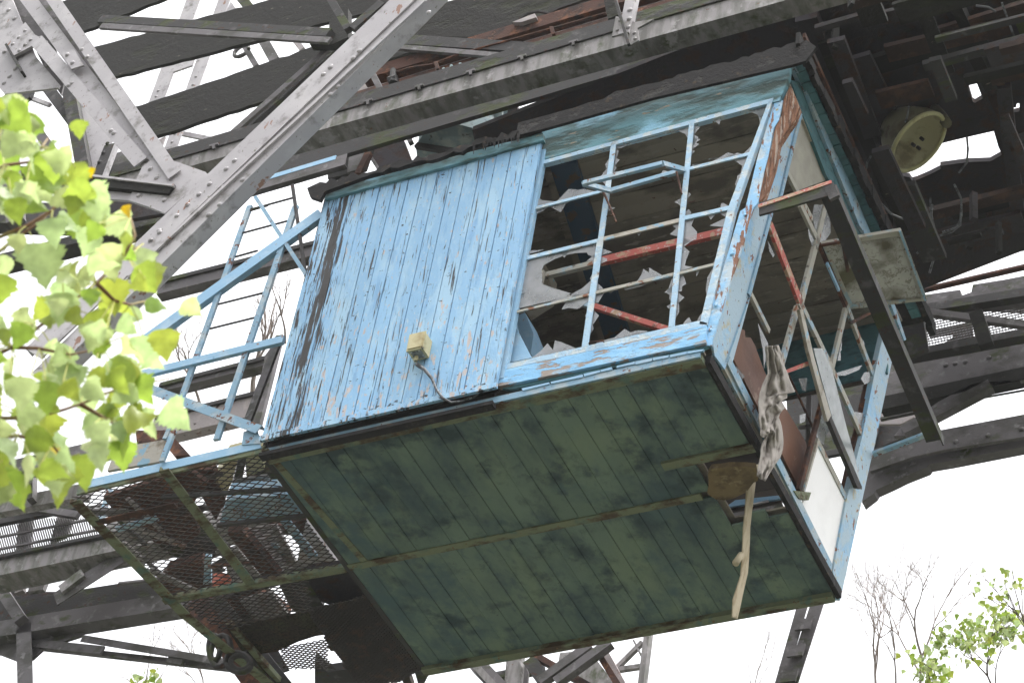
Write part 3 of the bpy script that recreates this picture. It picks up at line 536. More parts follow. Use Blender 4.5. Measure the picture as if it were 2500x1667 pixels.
g.build('roof_edge', M['tar'], cab)
g = MB()
for i in range(26):
    p = D(rr.uniform(1085,1190), 0)[0]; x = p; yb = 330*1.063-(x-1085*1.063)*.22+rr.uniform(-6,6); g.prism([[(x,yb),(x+5,yb-1),(x+2+rr.uniform(-3,3),yb+rr.uniform(8,26))]], PY(-.2), .01)
g.build('felt_tatters', M['tar'], roof)
# guard frame: two arms and the long bar parallel to the cab end
g = MB(); g.strip(Y1(600,1350),Y1(1310,1150),Y1(600,1470),PY(-.04),.02); g.strip(Y1(1210,1195),Y1(1300,1150),Y1(1260,1330),PY(-.045),.03)
gf = g.build('guard_frame', M['dark'], cab, label='black outrigger guard frame with red-topped arm in front of the end window')
g = MB(); g.strip(Y1(590,1370),Y1(1290,1135),Y1(590,1400),PY(-.05),.06); g.build('arm_top', M['red'], gf)
a = hit(Y1(1260,1200),PX(4.98)); b = hit(Y7(690,1385),PX(4.98)); g = MB()
u = (b-a).normalized(); vv = Vector((1,0,0)); nn = vv.cross(u).normalized()
g.obox(a,u,vv,nn,(b-a).length,-.09,.06,-.006,.006); g.obox(a,u,vv,nn,(b-a).length,.06,.072,-.09,.006); g.build('long_bar', M['dark'], gf)
g = MB(); g.strip(Y3(1680,985),Y3(2200,790),Y3(1680,1010),PY(W0),.05); g.build('arm', M['blue_old'], gf)
# top-hung sash pushed out of the end window
g = MB(); pmr = (Vector((.0,.33,.94)).normalized(), 0)
c0 = hit(Y2(1200,375), PE(.02)); pl = (nE*.35+Vector((0,0,-.94)),0); nn = pl[0].normalized(); pl = (nn, nn.dot(c0))
outer = [Y2(1200,375),Y2(1965,245),Y2(2215,915),Y2(1470,1000)]; inner = [Y2(1250,400),Y2(1935,300),Y2(2150,900),Y2(1500,960)]
sash = MB().prism([outer, inner], pl, .04).build('pushed_out_sash', M['rustlight'], cab, label='top-hung sash pushed out at the cab end, its dirty pane veined with painted branch reflections')
MB().prism([[Y2(1240,395),Y2(1940,295),Y2(2160,905),Y2(1495,965)]], (pl[0], pl[1]+.02*(1 if pl[0].dot(FW)>0 else -1)), .004).build('painted_reflection_pane', M['branch_refl'], sash)
g = MB(); g.strip(Y2(1200,385),Y2(1400,350),Y2(1205,405),(pl[0],pl[1]-.02*(1 if pl[0].dot(FW)>0 else -1)),.02); g.strip(Y2(1400,420),Y2(1440,650),Y2(1430,415),(pl[0],pl[1]-.02*(1 if pl[0].dot(FW)>0 else -1)),.02); g.build('hinge', M['rust'], sash)
g = MB(); g.strip(Y2(1960,255),Y2(2205,915),Y2(1940,260),(pl[0],pl[1]-.03*(1 if pl[0].dot(FW)>0 else -1)),.02); g.build('sash_edge', M['blue_old'], sash)
g = MB(); g.strip(Y2(1255,570),Y2(1370,830),Y2(1270,565),PE(.04),.02); g.build('sash_edge', M['blue'], sash)
# ================================================================== things on and in the cab
jb = T('junction_box', 'small cream junction box with a scratched plate, fixed to the blue boards', 'junction box', hit(Z5(610,1010),PY(-.11)))
a = hit(Z5(610,960), PY(-.13)); 
def q3(p, y): return hit(p, PY(y))
g = MB(); F = [q3(Z5(580,1030),-.105), q3(Z5(680,1015),-.105), q3(Z5(690,930),-.105), q3(Z5(600,940),-.105)]
cx = hit(Z5(640,985),PY(-.105)); off = hit(Z5(600,925),PY(-.29)) 
w2, h2 = .085, .115
def bx3(mb, c, w_, d_, h_, y1):   # box hugging the wall at y1, sticking out towards the viewer
    x,y,z = c; r = .012
    for (dx, dz, ya) in ((0,0,0),):
        mb.box((x-w_,y1-d_,z-h_),(x+w_,y1,z+h_))
    return mb
bx3(g, cx, .072, .12, .092, -.105).build('box_body', M['cream'], jb)
g = MB(); g.box((cx.x-.078,-.237,cx.z-.098),(cx.x+.078,-.225,cx.z+.098)); g.box((cx.x-.064,-.247,cx.z-.082),(cx.x+.064,-.237,cx.z+.082)); g.build('lid', M['cream'], jb)
g = MB(); g.box((cx.x-.05,-.215,cx.z-.096),(cx.x+.05,-.12,cx.z-.092)); g.build('name_plate', M['label'], jb)
g = MB(); g.tube([cx+Vector((-.02,-.05,-.10)),cx+Vector((-.02,-.05,-.15))],.02); g.build('cable_gland', M['cream'], jb)
cpts = [hit(Z5(598,1070),PY(-.15)),hit(Z5(650,1105),PY(-.14)),hit(Z5(700,1165),PY(-.13)),hit(Z5(730,1240),PY(-.13)),hit(Z5(775,1300),PY(-.13)),hit(Z5(830,1328),PY(-.12)),hit(Z5(900,1318),PY(-.06)),hit(Z5(980,1290),PY(-.04)),hit(Z5(1030,1255),PY(-.02))]
tag(MB().tube(cpts,[.018,.016,.014,.012,.012,.011,.010,.009,.008]).build('power_cable', M['cable'], None, smooth=True), 'loose grey cable drooping from the cream junction box below the boards', 'cable')
# cloth: a crumpled sheet hanging from the lattice
def ribbon(name, left, right, y_off, mt, label, cat, thick=.012, folds=5, amp=.05, seed=1, plane=None):
    r = random.Random(seed); g = MB(); NU = 26; n_ = len(left); rows = []
    fine = 5 if n_ > 12 else 9
    def cr(P, t):
        k = min(int(t), len(P)-2); f = t-k; return (P[k][0]*(1-f)+P[k+1][0]*f, P[k][1]*(1-f)+P[k+1][1]*f)
    NV = (n_-1)*fine; ph = [r.uniform(0,6) for _ in range(4)]
    for j in range(NV+1):
        t = j/fine; t = min(t, n_-1-1e-6); a, b = cr(left,t), cr(right,t); row = []; jx = amp*9; a = (a[0]+jx*math.sin(t*2.3+ph[0])+jx*.4*math.sin(t*7+ph[1]), a[1]); b = (b[0]+jx*math.sin(t*3.1+ph[2]+2)+jx*.6*math.sin(t*6.1+ph[3]), b[1])
        for i in range(NU+1):
            u = i/NU; p = (a[0]+(b[0]-a[0])*u, a[1]+(b[1]-a[1])*u)
            T_ = t*(9/max(n_-1,1)); V1 = Vector((u*2.6+ph[0], T_*.45, ph[1])); V2 = Vector((u*5.5+ph[2]+.35*T_, T_*1.1, ph[3]))
            rid = lambda V: 1-2*abs(mnoise.noise(V))*1.9
            dpt = amp*(1.1*rid(V1)+.65*rid(V2)+.3*rid(V2*2.3))*min(1, 3*min(u,1-u)+.25)
            base = hit(p, plane); row.append(base - FW*(dpt+y_off))
        rows.append(row)
    vs = [p for row in rows for p in row]; N_ = len(vs); W_ = NU+1
    fs = []
    for j in range(NV):
        for i in range(NU): fs.append((j*W_+i, j*W_+i+1, (j+1)*W_+i+1, (j+1)*W_+i))
    o = g.add(vs, fs).build(name, mt, None, smooth=True); md = o.modifiers.new('s','SOLIDIFY'); md.thickness = thick
    return tag(o, label, cat)
ribbon('rag', [Y3(*p) for p in ((640,-20),(650,60),(655,130),(662,240),(625,330),(590,430),(575,510),(583,600),(576,680),(594,760),(598,840),(634,855),(618,900),(600,960),(592,1040),(575,1130),(562,1215),(598,1240))],
       [Y3(*p) for p in ((770,-30),(800,60),(812,130),(850,230),(880,310),(925,412),(852,430),(850,470),(792,500),(832,560),(788,610),(768,660),(800,740),(812,850),(810,960),(790,1030),(745,1100),(640,1262))],
       .12, M['cloth'], 'crumpled grey cloth hanging from the broken end window', 'cloth', thick=.004, amp=.05, seed=4, plane=PE(.06))
ribbon('strap', [Y3(490,1120),Y3(490,1200),Y3(475,1350),Y3(460,1568),Z9(415,600),Z9(408,760),Z9(398,900),Z9(350,1050),Z9(345,1160)],
       [Y3(580,1110),Y3(560,1250),Y3(545,1380),Y3(520,1568),Z9(455,600),Z9(448,760),Z9(440,880),Z9(410,1010),Z9(375,1170)],
       .0, M['strap'], 'long cream strap dangling out of the hole in the cab floor', 'strap', folds=1, amp=.004, seed=8, plane=PE(-.25))
g = MB(); g.tube([hit(Z9(370,825),PE(-.25)),hit(Z9(405,770),PE(-.25))],[.03,.026],10); tag(g.build('torn_tube', M['strap'], None, smooth=True), 'stubby torn tube end sticking out beside the dangling cream strap', 'tube')
r = random.Random(11)
out = [(200,270),(215,240),(285,232),(330,225),(430,222),(500,235),(515,310),(480,330),(430,380),(400,400),(370,425),(300,440),(250,430),(215,405),(195,380),(205,330)]
out = [Z9(x+r.uniform(-6,6), y+r.uniform(-6,6)) for x,y in out]
tag(MB().prism([out], PZ(-.03), .05).build('insulation_sheet', M['insul'], None), 'torn brown insulation sheet sagging through the hole in the floor', 'insulation')
tag(MB().prism([[Y2(420,1180),Y2(465,1200),Y2(470,1265),Y2(520,1270),Y2(560,1340),Y2(640,1560),Y3(660,240),Y3(1050,900),Y3(1060,960),Y3(985,1340),Y3(570,520),Y3(350,90)]], PE(-.14), .02).build('plywood_board', M['brownboard'], None), 'brown plywood board leaning inside the end window behind the cloth', 'board')
g = MB(); g.prism([[Y3(935,1360),Y3(1100,1378),Y3(1075,1452),Y3(985,1440)]], PE(.03), .05); tag(g.build('metal_channel', M['batten'], None), 'short greenish metal channel stub poking out below the plywood board', 'metal channel')
# blue beams and grey slats seen in the floor hole / back window come from the far steelwork
# ================================================================== catwalk and its railing on the left of the cab
cw = T('catwalk', 'blue-edged catwalk with expanded metal floor and a ladder-like railing beside the blue boards', 'catwalk', (-1.0,.0,-.02))
g = MB(); g.prism([[D(185,1105),D(595,1012),D(600,1028),D(200,1120),D(190,1118)]], PY(-.02), .012); g.build('edge_rim', M['blue'], cw)
g = MB(); g.strip(D(175,1135),D(605,1038),D(185,1118),PY(-.01),.02); g.build('edge_rim_shadow', M['batten'], cw)  # shadow under the rim, put in as a darker strip
for o_ in [o for o in COL.objects if o.name == 'edge_rim_shadow']: o_.name = 'edge_shade_strip'
pz = PZ(-.01)
def fb(a, b, c, m_='batten', nm='floor_bearer', dep=.05, pl=None): return MB().strip(a,b,c,pl or PZ(-.03),dep,'L').build(nm, M[m_], cw)
fb(Z7(430,450),Z7(1130,1170),Z7(490,430)); fb(Z7(1110,1150),D(640,1600),Z7(1160,1130))
fb(Z7(985,255),Z7(1530,965),Z7(1040,235)); fb(Z7(1000,1050),Z7(2130,850),Z7(1000,1085)); fb(Z7(610,590),Z7(1100,480),Z7(600,560),'rust'); fb(Z7(1350,605),Z7(1900,545),Z7(1345,590),'dark')
fb(Z7(1000,430),Z7(1800,380),Z7(1000,420),'dark')
fb(Y8(1240,130),Y8(1870,830),Y8(1290,130),'batten')
# expanded metal: real diamond strands on the floor plane
def exmesh(poly, pitch_x, pitch_y, wd, z, nm, parent, m_='meshm', zp=.0):
    P = [hit(p, PZ(z)) for p in poly]
    def inside(x, y):
        c = False; j = len(P)-1
        for i in range(len(P)):
            if ((P[i].y > y) != (P[j].y > y)) and x < (P[j].x-P[i].x)*(y-P[i].y)/(P[j].y-P[i].y)+P[i].x: c = not c
            j = i
        return c
    x0 = min(p.x for p in P); x1 = max(p.x for p in P); y0 = min(p.y for p in P); y1 = max(p.y for p in P)
    g = MB(); hx, hy = pitch_x/2, pitch_y/2; ny = int((y1-y0)/hy)+1; nx = int((x1-x0)/hx)+1
    for j in range(ny):
        for i in range(nx):
            xa, ya = x0+i*hx, y0+j*hy
            if not inside(xa+hx/2, ya+hy/2): continue
            s_ = 1 if (i+j) % 2 == 0 else -1
            a = Vector((xa, ya if s_ > 0 else ya+hy, z)); b = Vector((xa+hx, ya+hy if s_ > 0 else ya, z))
            d = (b-a).normalized(); p = Vector((-d.y,d.x,0))*wd/2; h_ = Vector((0,0,wd*.8))
            g.add([a+p,b+p,b-p,a-p,a+p+h_,b+p+h_,b-p+h_,a-p+h_], [(0,1,2,3),(7,6,5,4),(0,4,5,1),(2,6,7,3)])
    return g.build(nm, M[m_], parent)
exmesh([Z7(450,420),Z7(1620,150),Z7(2110,840),Z7(1010,1045)], .125, .060, .008, 0.0, 'mesh_floor', cw)
pr = PY(-.02)
_rk = [0]
def rl(a, b, c, m_='blue_old', nm='railing_bar', dep=.03, prof='box', pl=None):
    _rk[0] += 1; pl = pl or PY(-.02-.0037*_rk[0]); return MB().strip(a,b,c,pl or pr,dep,prof,t=.008).build(nm, M[m_], cw)
rl(D(556,447),D(792,378),D(552,425),'mid','top_rail',.06,'L'); rl(D(556,430),D(770,366),D(554,422),'blue','top_rail',.02)
rl(Z4(1690,0),Z4(1235,1280),Z4(1660,0),'blue_old','railing_post'); rl(Z4(1215,1290),Z4(1090,1568),Z4(1240,1290),'blue_old','railing_post')
rl(Z4(2000,0),Z4(1470,1568),Z4(1965,0),'blue_old','railing_post')
rl(Z1(1950,1240),Z4(2040,480),Z1(1930,1260) if 0 else Z1(1970,1235),'dark','railing_bar',.02)
rl(Z1(1700,1325),Z4(2045,480),Z1(1725,1315),'blue_old','railing_bar',.04,'L')
for a, b in ((Z1(1680,1408),Z1(1982,1325)),(Z4(1680,40),Z4(1800,5)),(Z4(1630,190),Z4(1945,105)),(Z4(1580,350),Z4(1730,308)),(Z4(1465,668),Z4(1795,585)),(Z4(1410,832),Z4(1732,752))):
    MB().tube([hit(a,pr),hit(b,pr)],.011).build('rung', M['dark'], cw)
rl(Z4(2135,30),Z4(905,915),Z4(2140,95),'blue','diagonal_brace',.06,'L2'); 
rl(Z4(1905,875),Z4(890,1125),Z4(1905,918),'blue','mid_rail',.04)
rl(Z4(770,1115),Z4(1760,1480),Z4(745,1170),'blue_old','lower_brace',.07,'L')
MB().prism([[Z4(800,1000),Z4(890,1050),Z4(880,1150),Z4(730,1200),Z4(760,1120),Z4(830,1120)]], PY(.03), .012).build('gusset_plate', M['blue_old'], cw)
MB().prism([[Z7(1500,90),Z7(1510,10),Z7(1590,-20),Z7(1620,80)]], PY(-.03), .012).build('gusset_plate', M['blue_old'], cw)
rl(Z4(1900,870),Z4(1670,1480),Z4(1850,880),'mid','railing_post',.03,pl=PY(.3))
rl(Z7(1060,0),Z7(985,190),Z7(1085,5),'blue_old','railing_post'); rl(Z7(490,150),Z7(420,240),Z7(530,170),'blue_old','railing_post',pl=PY(.5)); rl(Z7(660,370),Z7(605,560),Z7(690,370),'blue_old','railing_post',pl=PY(1.5)); rl(Z7(870,390),Z7(830,520),Z7(920,400),'blue_old','railing_post',pl=PY(1.5))
# cream board standing on the catwalk
tag(MB().prism([[Z7(665,250),Z7(720,110),Z7(1020,58),Z7(985,195)]], PY(.35), .03).build('cream_sheet', M['sash'], None), 'pale cream metal sheet standing behind the blue catwalk rim', 'sheet')
# ================================================================== steelwork
def member(parent, nm, a, b, c, y, m_='dark', dep=.12, prof='box', t=.014, riv=None, off=0., pl=None):
    p = pl or PY(y); g = MB(); g.strip(a,b,c,p,dep,prof,t)
    if riv: g.rivets(riv, p, .026, off)
    return g.build(nm, M[m_], parent)
def plate(parent, nm, loops, y, m_='grey', t=.02, riv=None, r=.026, pl=None):
    p = pl or PY(y); g = MB(); g.prism(loops, p, t)
    if riv: g.rivets(riv, p, r)
    return g.build(nm, M[m_], parent)
# ---- near truss, light grey and riveted
yn = -1.45
nt_ = T('riveted_truss', 'light grey riveted steel truss crossing in front of the gantry at upper left', 'steel truss', hit(D(380,500),PY(yn)))
rv = [Z1(*p) for p in ((2220,455),(2172,502),(1575,1080),(1520,1136),(1408,1238),(1336,1307),(1260,1376),(1188,1450),(1070,1550))] + [Z4(1072,186),(Z4(1012,240)),D(985,30),D(760,153)] + [Z2(215,345),Z2(172,393),Z2(18,455)]
member(nt_, 'main_strut', D(960,-62), D(58,800), D(564,372), yn, 'grey', .10, 'L', .016, riv=rv)
member(nt_, 'strut_flange', D(1063,-80), D(104,872), D(564,370), yn+.02, 'grey', .16, 'L', .02, riv=[Z1(*p) for p in ((2270,585),(2220,638),(1495,1255),(1405,1338),(1318,1420),(1222,1510),(1630,1210),(1475,1375),(1400,1445))]+[Z4(1318,50),Z4(1228,132),Z2(70,585),Z2(20,635)])
member(nt_, 'strut_ridge', Z2(640,0), Z4(850,470), Z2(655,5), yn-.012, 'white' if 0 else 'grey', .02, 'box')
for q in ([(2185,640),(2338,540),(2338,600),(2215,695)], [(1620,1180),(1665,1225),(1640,1290),(1560,1330),(1530,1310)],[(1430,1380),(1520,1340),(1510,1395),(1330,1560),(1290,1568)]): plate(nt_, 'batten_plate', [[Z1(*p) for p in q]], yn+.1, 'grey', .02)
plate(nt_, 'batten_plate', [[Z4(1190,215),Z4(1240,270),Z4(1140,330),Z4(1050,440),Z4(1020,400)]], yn+.1, 'grey', .02)
plate(nt_, 'gusset_plate', [[Z1(*p) for p in ((1125,1065),(1380,1155),(1400,1175),(1330,1235),(1108,1432),(990,1385),(865,1345),(880,1305),(920,1195),(955,1120),(1010,1080))]], yn+.03, 'grey', .02,
      riv=[Z1(*p) for p in ((1010,1135),(1052,1195),(1115,1092),(1150,1155),(932,1315),(1105,1345))])
member(nt_, 'diagonal_angle', Z1(280,-40), Z1(1130,1200), Z1(380,-45), yn-.0, 'grey', .1, 'L', .014, riv=[Z1(548,335),Z1(585,385)])
member(nt_, 'diagonal_web', Z1(110,-30), Z1(960,1130), Z1(235,-30), yn+.06, 'grey', .05, 'box')
plate(nt_, 'shadow_web', [[Z1(*p) for p in ((235,-20),(300,-20),(1000,980),(1130,1170),(1060,1120),(880,900),(720,680))]], yn+.14, 'mid', .03)
member(nt_, 'diagonal_angle', Z1(205,300), Z1(900,1120), Z1(290,250), yn+.02, 'grey', .08, 'L2', .014, riv=[Z1(480,560),Z1(462,575),Z1(745,880),Z1(765,895)])
plate(nt_, 'batten_plate', [[Z1(*p) for p in ((410,355),(495,333),(562,438),(478,465))]], yn-.02, 'grey', .02, riv=[Z1(452,370),Z1(487,424)])
plate(nt_, 'gusset_plate', [[Z1(*p) for p in ((-60,-60),(60,-60),(150,160),(240,380),(400,570),(390,590),(30,632),(-60,520))]], yn+.12, 'grey', .025, riv=[Z1(*p) for p in ((30,350),(103,465),(65,515),(28,560),(58,70),(97,128),(10,10))])
plate(nt_, 'bracket', [[Z1(*p) for p in ((30,300),(170,150),(235,235),(325,280),(290,300),(215,310),(90,375))]], yn+.06, 'grey', .03, riv=[Z1(*p) for p in ((168,208),(127,253),(86,298),(275,255),(297,283),(205,270),(168,305),(130,342))], r=.022)
plate(nt_, 'backing_plate', [[Z1(*p) for p in ((40,-60),(260,-60),(330,200),(440,520),(410,640),(330,520),(200,260))]], yn+.24, 'mid', .02)
member(nt_, 'bracket_edge', Z1(30,300), Z1(135,485), Z1(45,292), yn+.04, 'dark', .1)
member(nt_, 'tie_angle', Z1(575,1165), Z1(1172,1235), Z1(580,1180), yn-.02, 'grey', .03)
member(nt_, 'tie_angle', Z1(590,1180), Z1(1172,1238), Z1(620,1252) if 0 else Z1(600,1245), yn-.0, 'timber', .05)
plate(nt_, 'tie_plate', [[Z1(*p) for p in ((690,1275),(870,1300),(1180,1310),(1110,1430),(870,1345),(690,1335))]], yn+.05, 'grey', .03)
member(nt_, 'strut_chord', Z1(-40,680), Z1(-40+80,1500), Z1(60,670), .3, 'mid', .1)
# ---- dark column and panel left
dc = T('dark_column', 'dark upright column with grey riveted side panel behind the light truss at left', 'column', hit(Z1(500,1100),PY(.6)))
member(dc, 'upright', Z1(405,560), Z1(520,1200), Z1(500,600), .6, 'dark', .2)
plate(dc, 'side_panel', [[Z1(*p) for p in ((500,640),(560,680),(760,930),(640,1170),(600,1170))]], .7, 'grey', .02)
member(dc, 'riveted_angle', Z1(770,960), Z1(680,1190), Z1(720,930), .66, 'dark', .05, riv=[Z1(722,965),Z1(695,1028),Z1(668,1090)])
member(dc, 'angle_edge', Z1(785,965), Z1(700,1190), Z1(770,960), .64, 'grey', .05)
member(dc, 'slanting_brace', Z1(270,590), Z1(470,860), Z1(370,590), .75, 'dark', .08)
member(dc, 'slanting_brace', Z1(195,860), Z1(420,1180), Z1(280,860), .8, 'mid', .1)
member(dc, 'light_tie', Z1(150,620), Z1(340,690), Z1(160,650), .9, 'grey', .04)
plate(dc, 'dark_cap', [[Z1(*p) for p in ((0,690),(40,625),(220,605),(200,650),(150,690),(190,860),(80,760),(0,720))]], .85, 'dark', .05)
# ---- long channel girder in front of the roof
ch = T('channel_girder', 'long streaked grey channel girder running above the cab roof', 'girder', hit(Z2(1200,560),PY(.0)))
member(ch, 'web', Z1(780,1255), D(2330,-145), D(753,253), 0.0, 'greydirty', .21, 'C', .016)
member(ch, 'top_lip', Z1(760,1110), D(2330,-225), D(753,262), -.02, 'dark', .03)  # shade along the top edge, put in as a dark strip
ps = PZ
for i in range(9):
    x = 480+i*118; y = 333-(x-480)*.288
    plate(ch, 'clip', [[D(x,y),D(x+20,y-6),D(x+20,y-2),D(x+13,y),D(x+13,y+7),D(x+7,y+9),D(x+7,y+2),D(x,y+4)]], -.05, 'mid', .02)
# dark girder just below and behind it
dg = T('dark_girder', 'dark girder directly behind the grey channel girder over the cab roof', 'girder', hit(D(600,400),PY(.9)))
member(dg, 'web', Z2(-800,1307), Z2(2338,378), Z2(0,930), .8, 'dark', .05, 'box')
member(dg, 'pale_rail', Z1(1640,1235), Z1(2210,1070), Z1(1700,1262), .5, 'blue_old', .05)
# ---- rusty girder over it
rg = T('rusty_girder', 'rust-stained girder with a thin pipe clipped to its web, above the grey channel', 'girder', hit(Z2(900,450),PY(1.2)))
member(rg, 'web', Z2(60,690), Z2(2338,20), Z2(60,560), 1.2, 'rustgrey', .1)
member(rg, 'bottom_flange', Z2(60,700), Z2(2338,30), Z2(60,655), 1.05, 'rust', .1)
member(rg, 'top_flange', Z2(250,462), Z2(2338,-165), Z2(250,530), 1.05, 'rust', .12)
g = MB(); g.tube([hit(p,PY(1.0)) for p in (Z2(430,540),Z2(450,490),Z2(560,455),Z2(700,435),Z2(900,360),Z2(1230,270),Z2(1500,195),Z2(1870,90))],.014); g.build('pipe', M['rust'], rg)
for q in ((710,415),(1487,180)): plate(rg, 'pipe_clip', [[Z2(q[0],q[1]),Z2(q[0]+25,q[1]-4),Z2(q[0]+38,q[1]+45),Z2(q[0]+15,q[1]+50)]], .98, 'rust', .03)
g = MB(); g.tube([hit(Z2(440,560),PY(1.0)),hit(Z2(440,470),PY(1.0))],[.05,.03],8); g.tube([hit(Z2(415,545),PY(1.0)),hit(Z2(465,530),PY(1.0))],.05,8); g.build('insulator', M['dark'], rg)
member(rg, 'upright_tie', Z2(255,455), Z2(350,640), Z2(295,445), .6, 'mid', .05)
g = MB(); g.tube([hit(p,PY(1.1)) for p in (Z2(1240,165),Z2(1340,95),Z2(1420,78),Z2(1490,95),Z2(1560,60),Z2(1700,10),Z2(1830,-20))],.02); g.build('hose', M['dark'], rg)
g = MB(); g.prism([[Z2(1240,150),Z2(1340,110),Z2(1390,92),Z2(1400,118),Z2(1300,150)]], PY(1.0), .05); g.build('rust_lump', M['rustgrey'], rg)
# ---- post crossing the channel at the top centre
pc = T('riveted_hanger', 'riveted grey hanger post crossing the channel girder at the top centre', 'hanger', hit(Z2(1990,290),PY(-.3)))
member(pc, 'post', Z2(2075,-60), Z2(2020,215), Z2(2010,-60), -.25, 'grey', .08, 'L', riv=[Z2(2025,130),Z2(2018,185),Z2(2030,70)])
plate(pc, 'gusset_plate', [[Z2(*p) for p in ((1935,110),(1990,125),(2060,150),(2190,130),(2080,190),(2090,270),(2040,300),(1990,300),(1975,230),(1908,245))]], -.22, 'greydirty', .02, riv=[Z2(*p) for p in ((1945,205),(1965,140),(2060,225),(2065,262))], r=.02)
member(pc, 'mossy_post', Z2(1845,-40), Z2(1880,130), Z2(1920,-40), .3, 'timber', .1)
member(pc, 'rod', Z2(1915,-20), Z2(2010,300), Z2(1935,-20), -.3, 'dark', .03)
member(pc, 'side_rail', Z2(2040,100), Z2(2338,0), Z2(2045,135), .3, 'dark', .1)
member(pc, 'side_rail', Z2(2070,150), Z2(2338,60), Z2(2070,120), .35, 'greydirty', .05)
# ---- rotting timbers at upper left
def timber(lab, a, b, c, y, m_='timber', nm='timber_beam', cat='beam', grp='rotting timbers at upper left', dep=.05, rough_=True):
    g = MB(); P = PY(y)
    A, B, C_ = hit(a,P), hit(b,P), hit(c,P); n_ = P[0]; u = (B-A).normalized(); v = n_.cross(u); w_ = (C_-A).dot(v); L = (B-A).length
    r = random.Random(int(a[0])); N = int(L/.16)+2; k = 0; vs = []
    for i in range(N+1):
        t = L*i/N; e0 = r.uniform(-.02,.02) if rough_ else 0; e1 = r.uniform(-.012,.012) if rough_ else 0
        for (vv, nn) in ((e0,0),(w_+e1,0),(w_+e1,dep),(e0,dep)): vs.append(A+u*t+v*vv+n_*nn)
    fs = [(0,1,2,3),(4*N+3,4*N+2,4*N+1,4*N)]
    for i in range(N):
        for j in range(4): fs.append((4*i+j,4*i+(j+1)%4,4*(i+1)+(j+1)%4,4*(i+1)+j))
    g.add(vs, fs); o = g.build(nm, M[m_], None); tag(o, lab, cat, grp); return o
timber('lowest and longest of the dark mossy timbers, ending beside the light grey truss', Z1(880,727), Z1(2900,48), Z1(1030,922), 3.0)
timber('middle dark mossy timber with holes rotted along its upper edge', Z1(560,333), Z1(2900,-287), Z1(755,522), 3.2)
timber('topmost dark timber running into the upper left corner of the steelwork', Z1(330,300), Z1(1300,-85), Z1(300,60), 3.4)
fb_ = T('flat_braces', 'pair of long dark steel flats crossing the timbers below the top edge', 'braces', hit(Z1(1500,230),PY(2.0)))
member(fb_, 'flat_brace', Z1(690,100), Z1(2225,190), Z1(690,150), 2.0, 'dark', .1); member(fb_, 'flat_brace_edge', Z1(690,155), Z1(2225,250), Z1(690,190), 1.98, 'mid', .04)
member(fb_, 'flat_brace', Z2(420,225), Z2(1540,295), Z2(420,290), 1.0, 'dark', .1); member(fb_, 'flat_brace_edge', Z2(390,290), Z2(1360,370), Z2(390,320), .98, 'mid', .04)
member(fb_, 'cross_brace', Z1(2225,290), Z1(1480,950), Z1(2290,330) if 0 else Z1(2260,330), 2.3, 'dark', .08); member(fb_, 'cross_brace_edge', Z1(2180,320), Z1(1450,965), Z1(2200,340), 2.2, 'mid', .04)
member(fb_, 'cross_brace', Z1(2180,-20), Z1(2310,200), Z1(2240,-20), 1.5, 'dark', .08); member(fb_, 'cross_brace', D(870,0), D(800,60), D(880,10), 1.5, 'dark', .08)
plate(fb_, 'dark_plate', [[Z1(*p) for p in ((2210,150),(2338,60),(2338,250),(2230,300),(2080,300),(2085,250),(2210,270))]], 2.1, 'timber', .1)
# dark mass above the rusty girder
plate(fb_, 'sagging_sheet', [[Z2(650,50),Z2(850,0),Z2(900,-60),Z2(2000,-60),Z2(1700,40),Z2(950,250),Z2(420,240),Z2(250,430),Z2(350,370),Z2(600,200)]], 1.9, 'timber', .05)
# ---- lattice uprights far behind, pale
lt = T('lattice_mast', 'pale riveted lattice mast seen through the gaps between the timbers', 'mast', hit(Z1(1100,1100),PY(6)))
for a, b, c in ((Z1(1265,-40),Z1(985,720),Z1(1345,-10)),(Z1(1480,-40),Z1(1080,1060),Z1(1550,-20))):
    member(lt, 'upright', a, b, c, 6, 'grey', .1, 'L', .02, riv=[(a[0]+(b[0]-a[0])*t+13, a[1]+(b[1]-a[1])*t+2) for t in (.5,.55,.6,.85,.9)])
plate(lt, 'tie_plate', [[Z1(*p) for p in ((1180,420),(1310,370),(1290,440),(1160,485))]], 5.95, 'grey', .03)
member(lt, 'thin_tie', Z1(1190,872), Z1(1480,930), Z1(1185,900), 6.2, 'grey', .04)
plate(lt, 'rust_plate', [[Z1(*p) for p in ((1040,950),(1110,915),(1080,1000),(1060,990))]], 6.3, 'rustgrey', .03)
plate(lt, 'tie_plate', [[Z1(*p) for p in ((1160,970),(1190,1040),(1130,1050),(1140,1000))]], 6.1, 'grey', .03)
member(lt, 'dark_upright', Z1(1560,-40), Z1(1690,120), Z1(1640,-40), 5, 'dark', .1)
plate(lt, 'tie_plate', [[Z1(*p) for p in ((1550,10),(1620,110),(1520,130),(1500,120))]], 5.2, 'grey', .03)
member(lt, 'dark_upright', Z1(1600,280), Z1(1700,450), Z1(1645,280), 5, 'mid', .08); member(lt, 'dark_upright', Z1(1715,250), Z1(1810,420), Z1(1795,250), 5, 'mid', .1)
member(lt, 'light_upright', Z1(1790,-20), Z1(1860,60), Z1(1840,-20), 6, 'rustgrey', .05); member(lt, 'light_upright', Z1(1950,260), Z1(2010,340), Z1(2000,260), 6, 'rustgrey', .05)
g = MB(); c = hit(Z1(1622,345),PY(4.9)); g.tube([c+Vector((math.cos(i)*.12,0,math.sin(i)*.12)) for i in [k*.5 for k in range(12)]],.03); g.tube([hit(Z1(1590,380),PY(4.9)),hit(Z1(1650,355),PY(4.9))],.015); g.build('coil', M['mid'], lt)
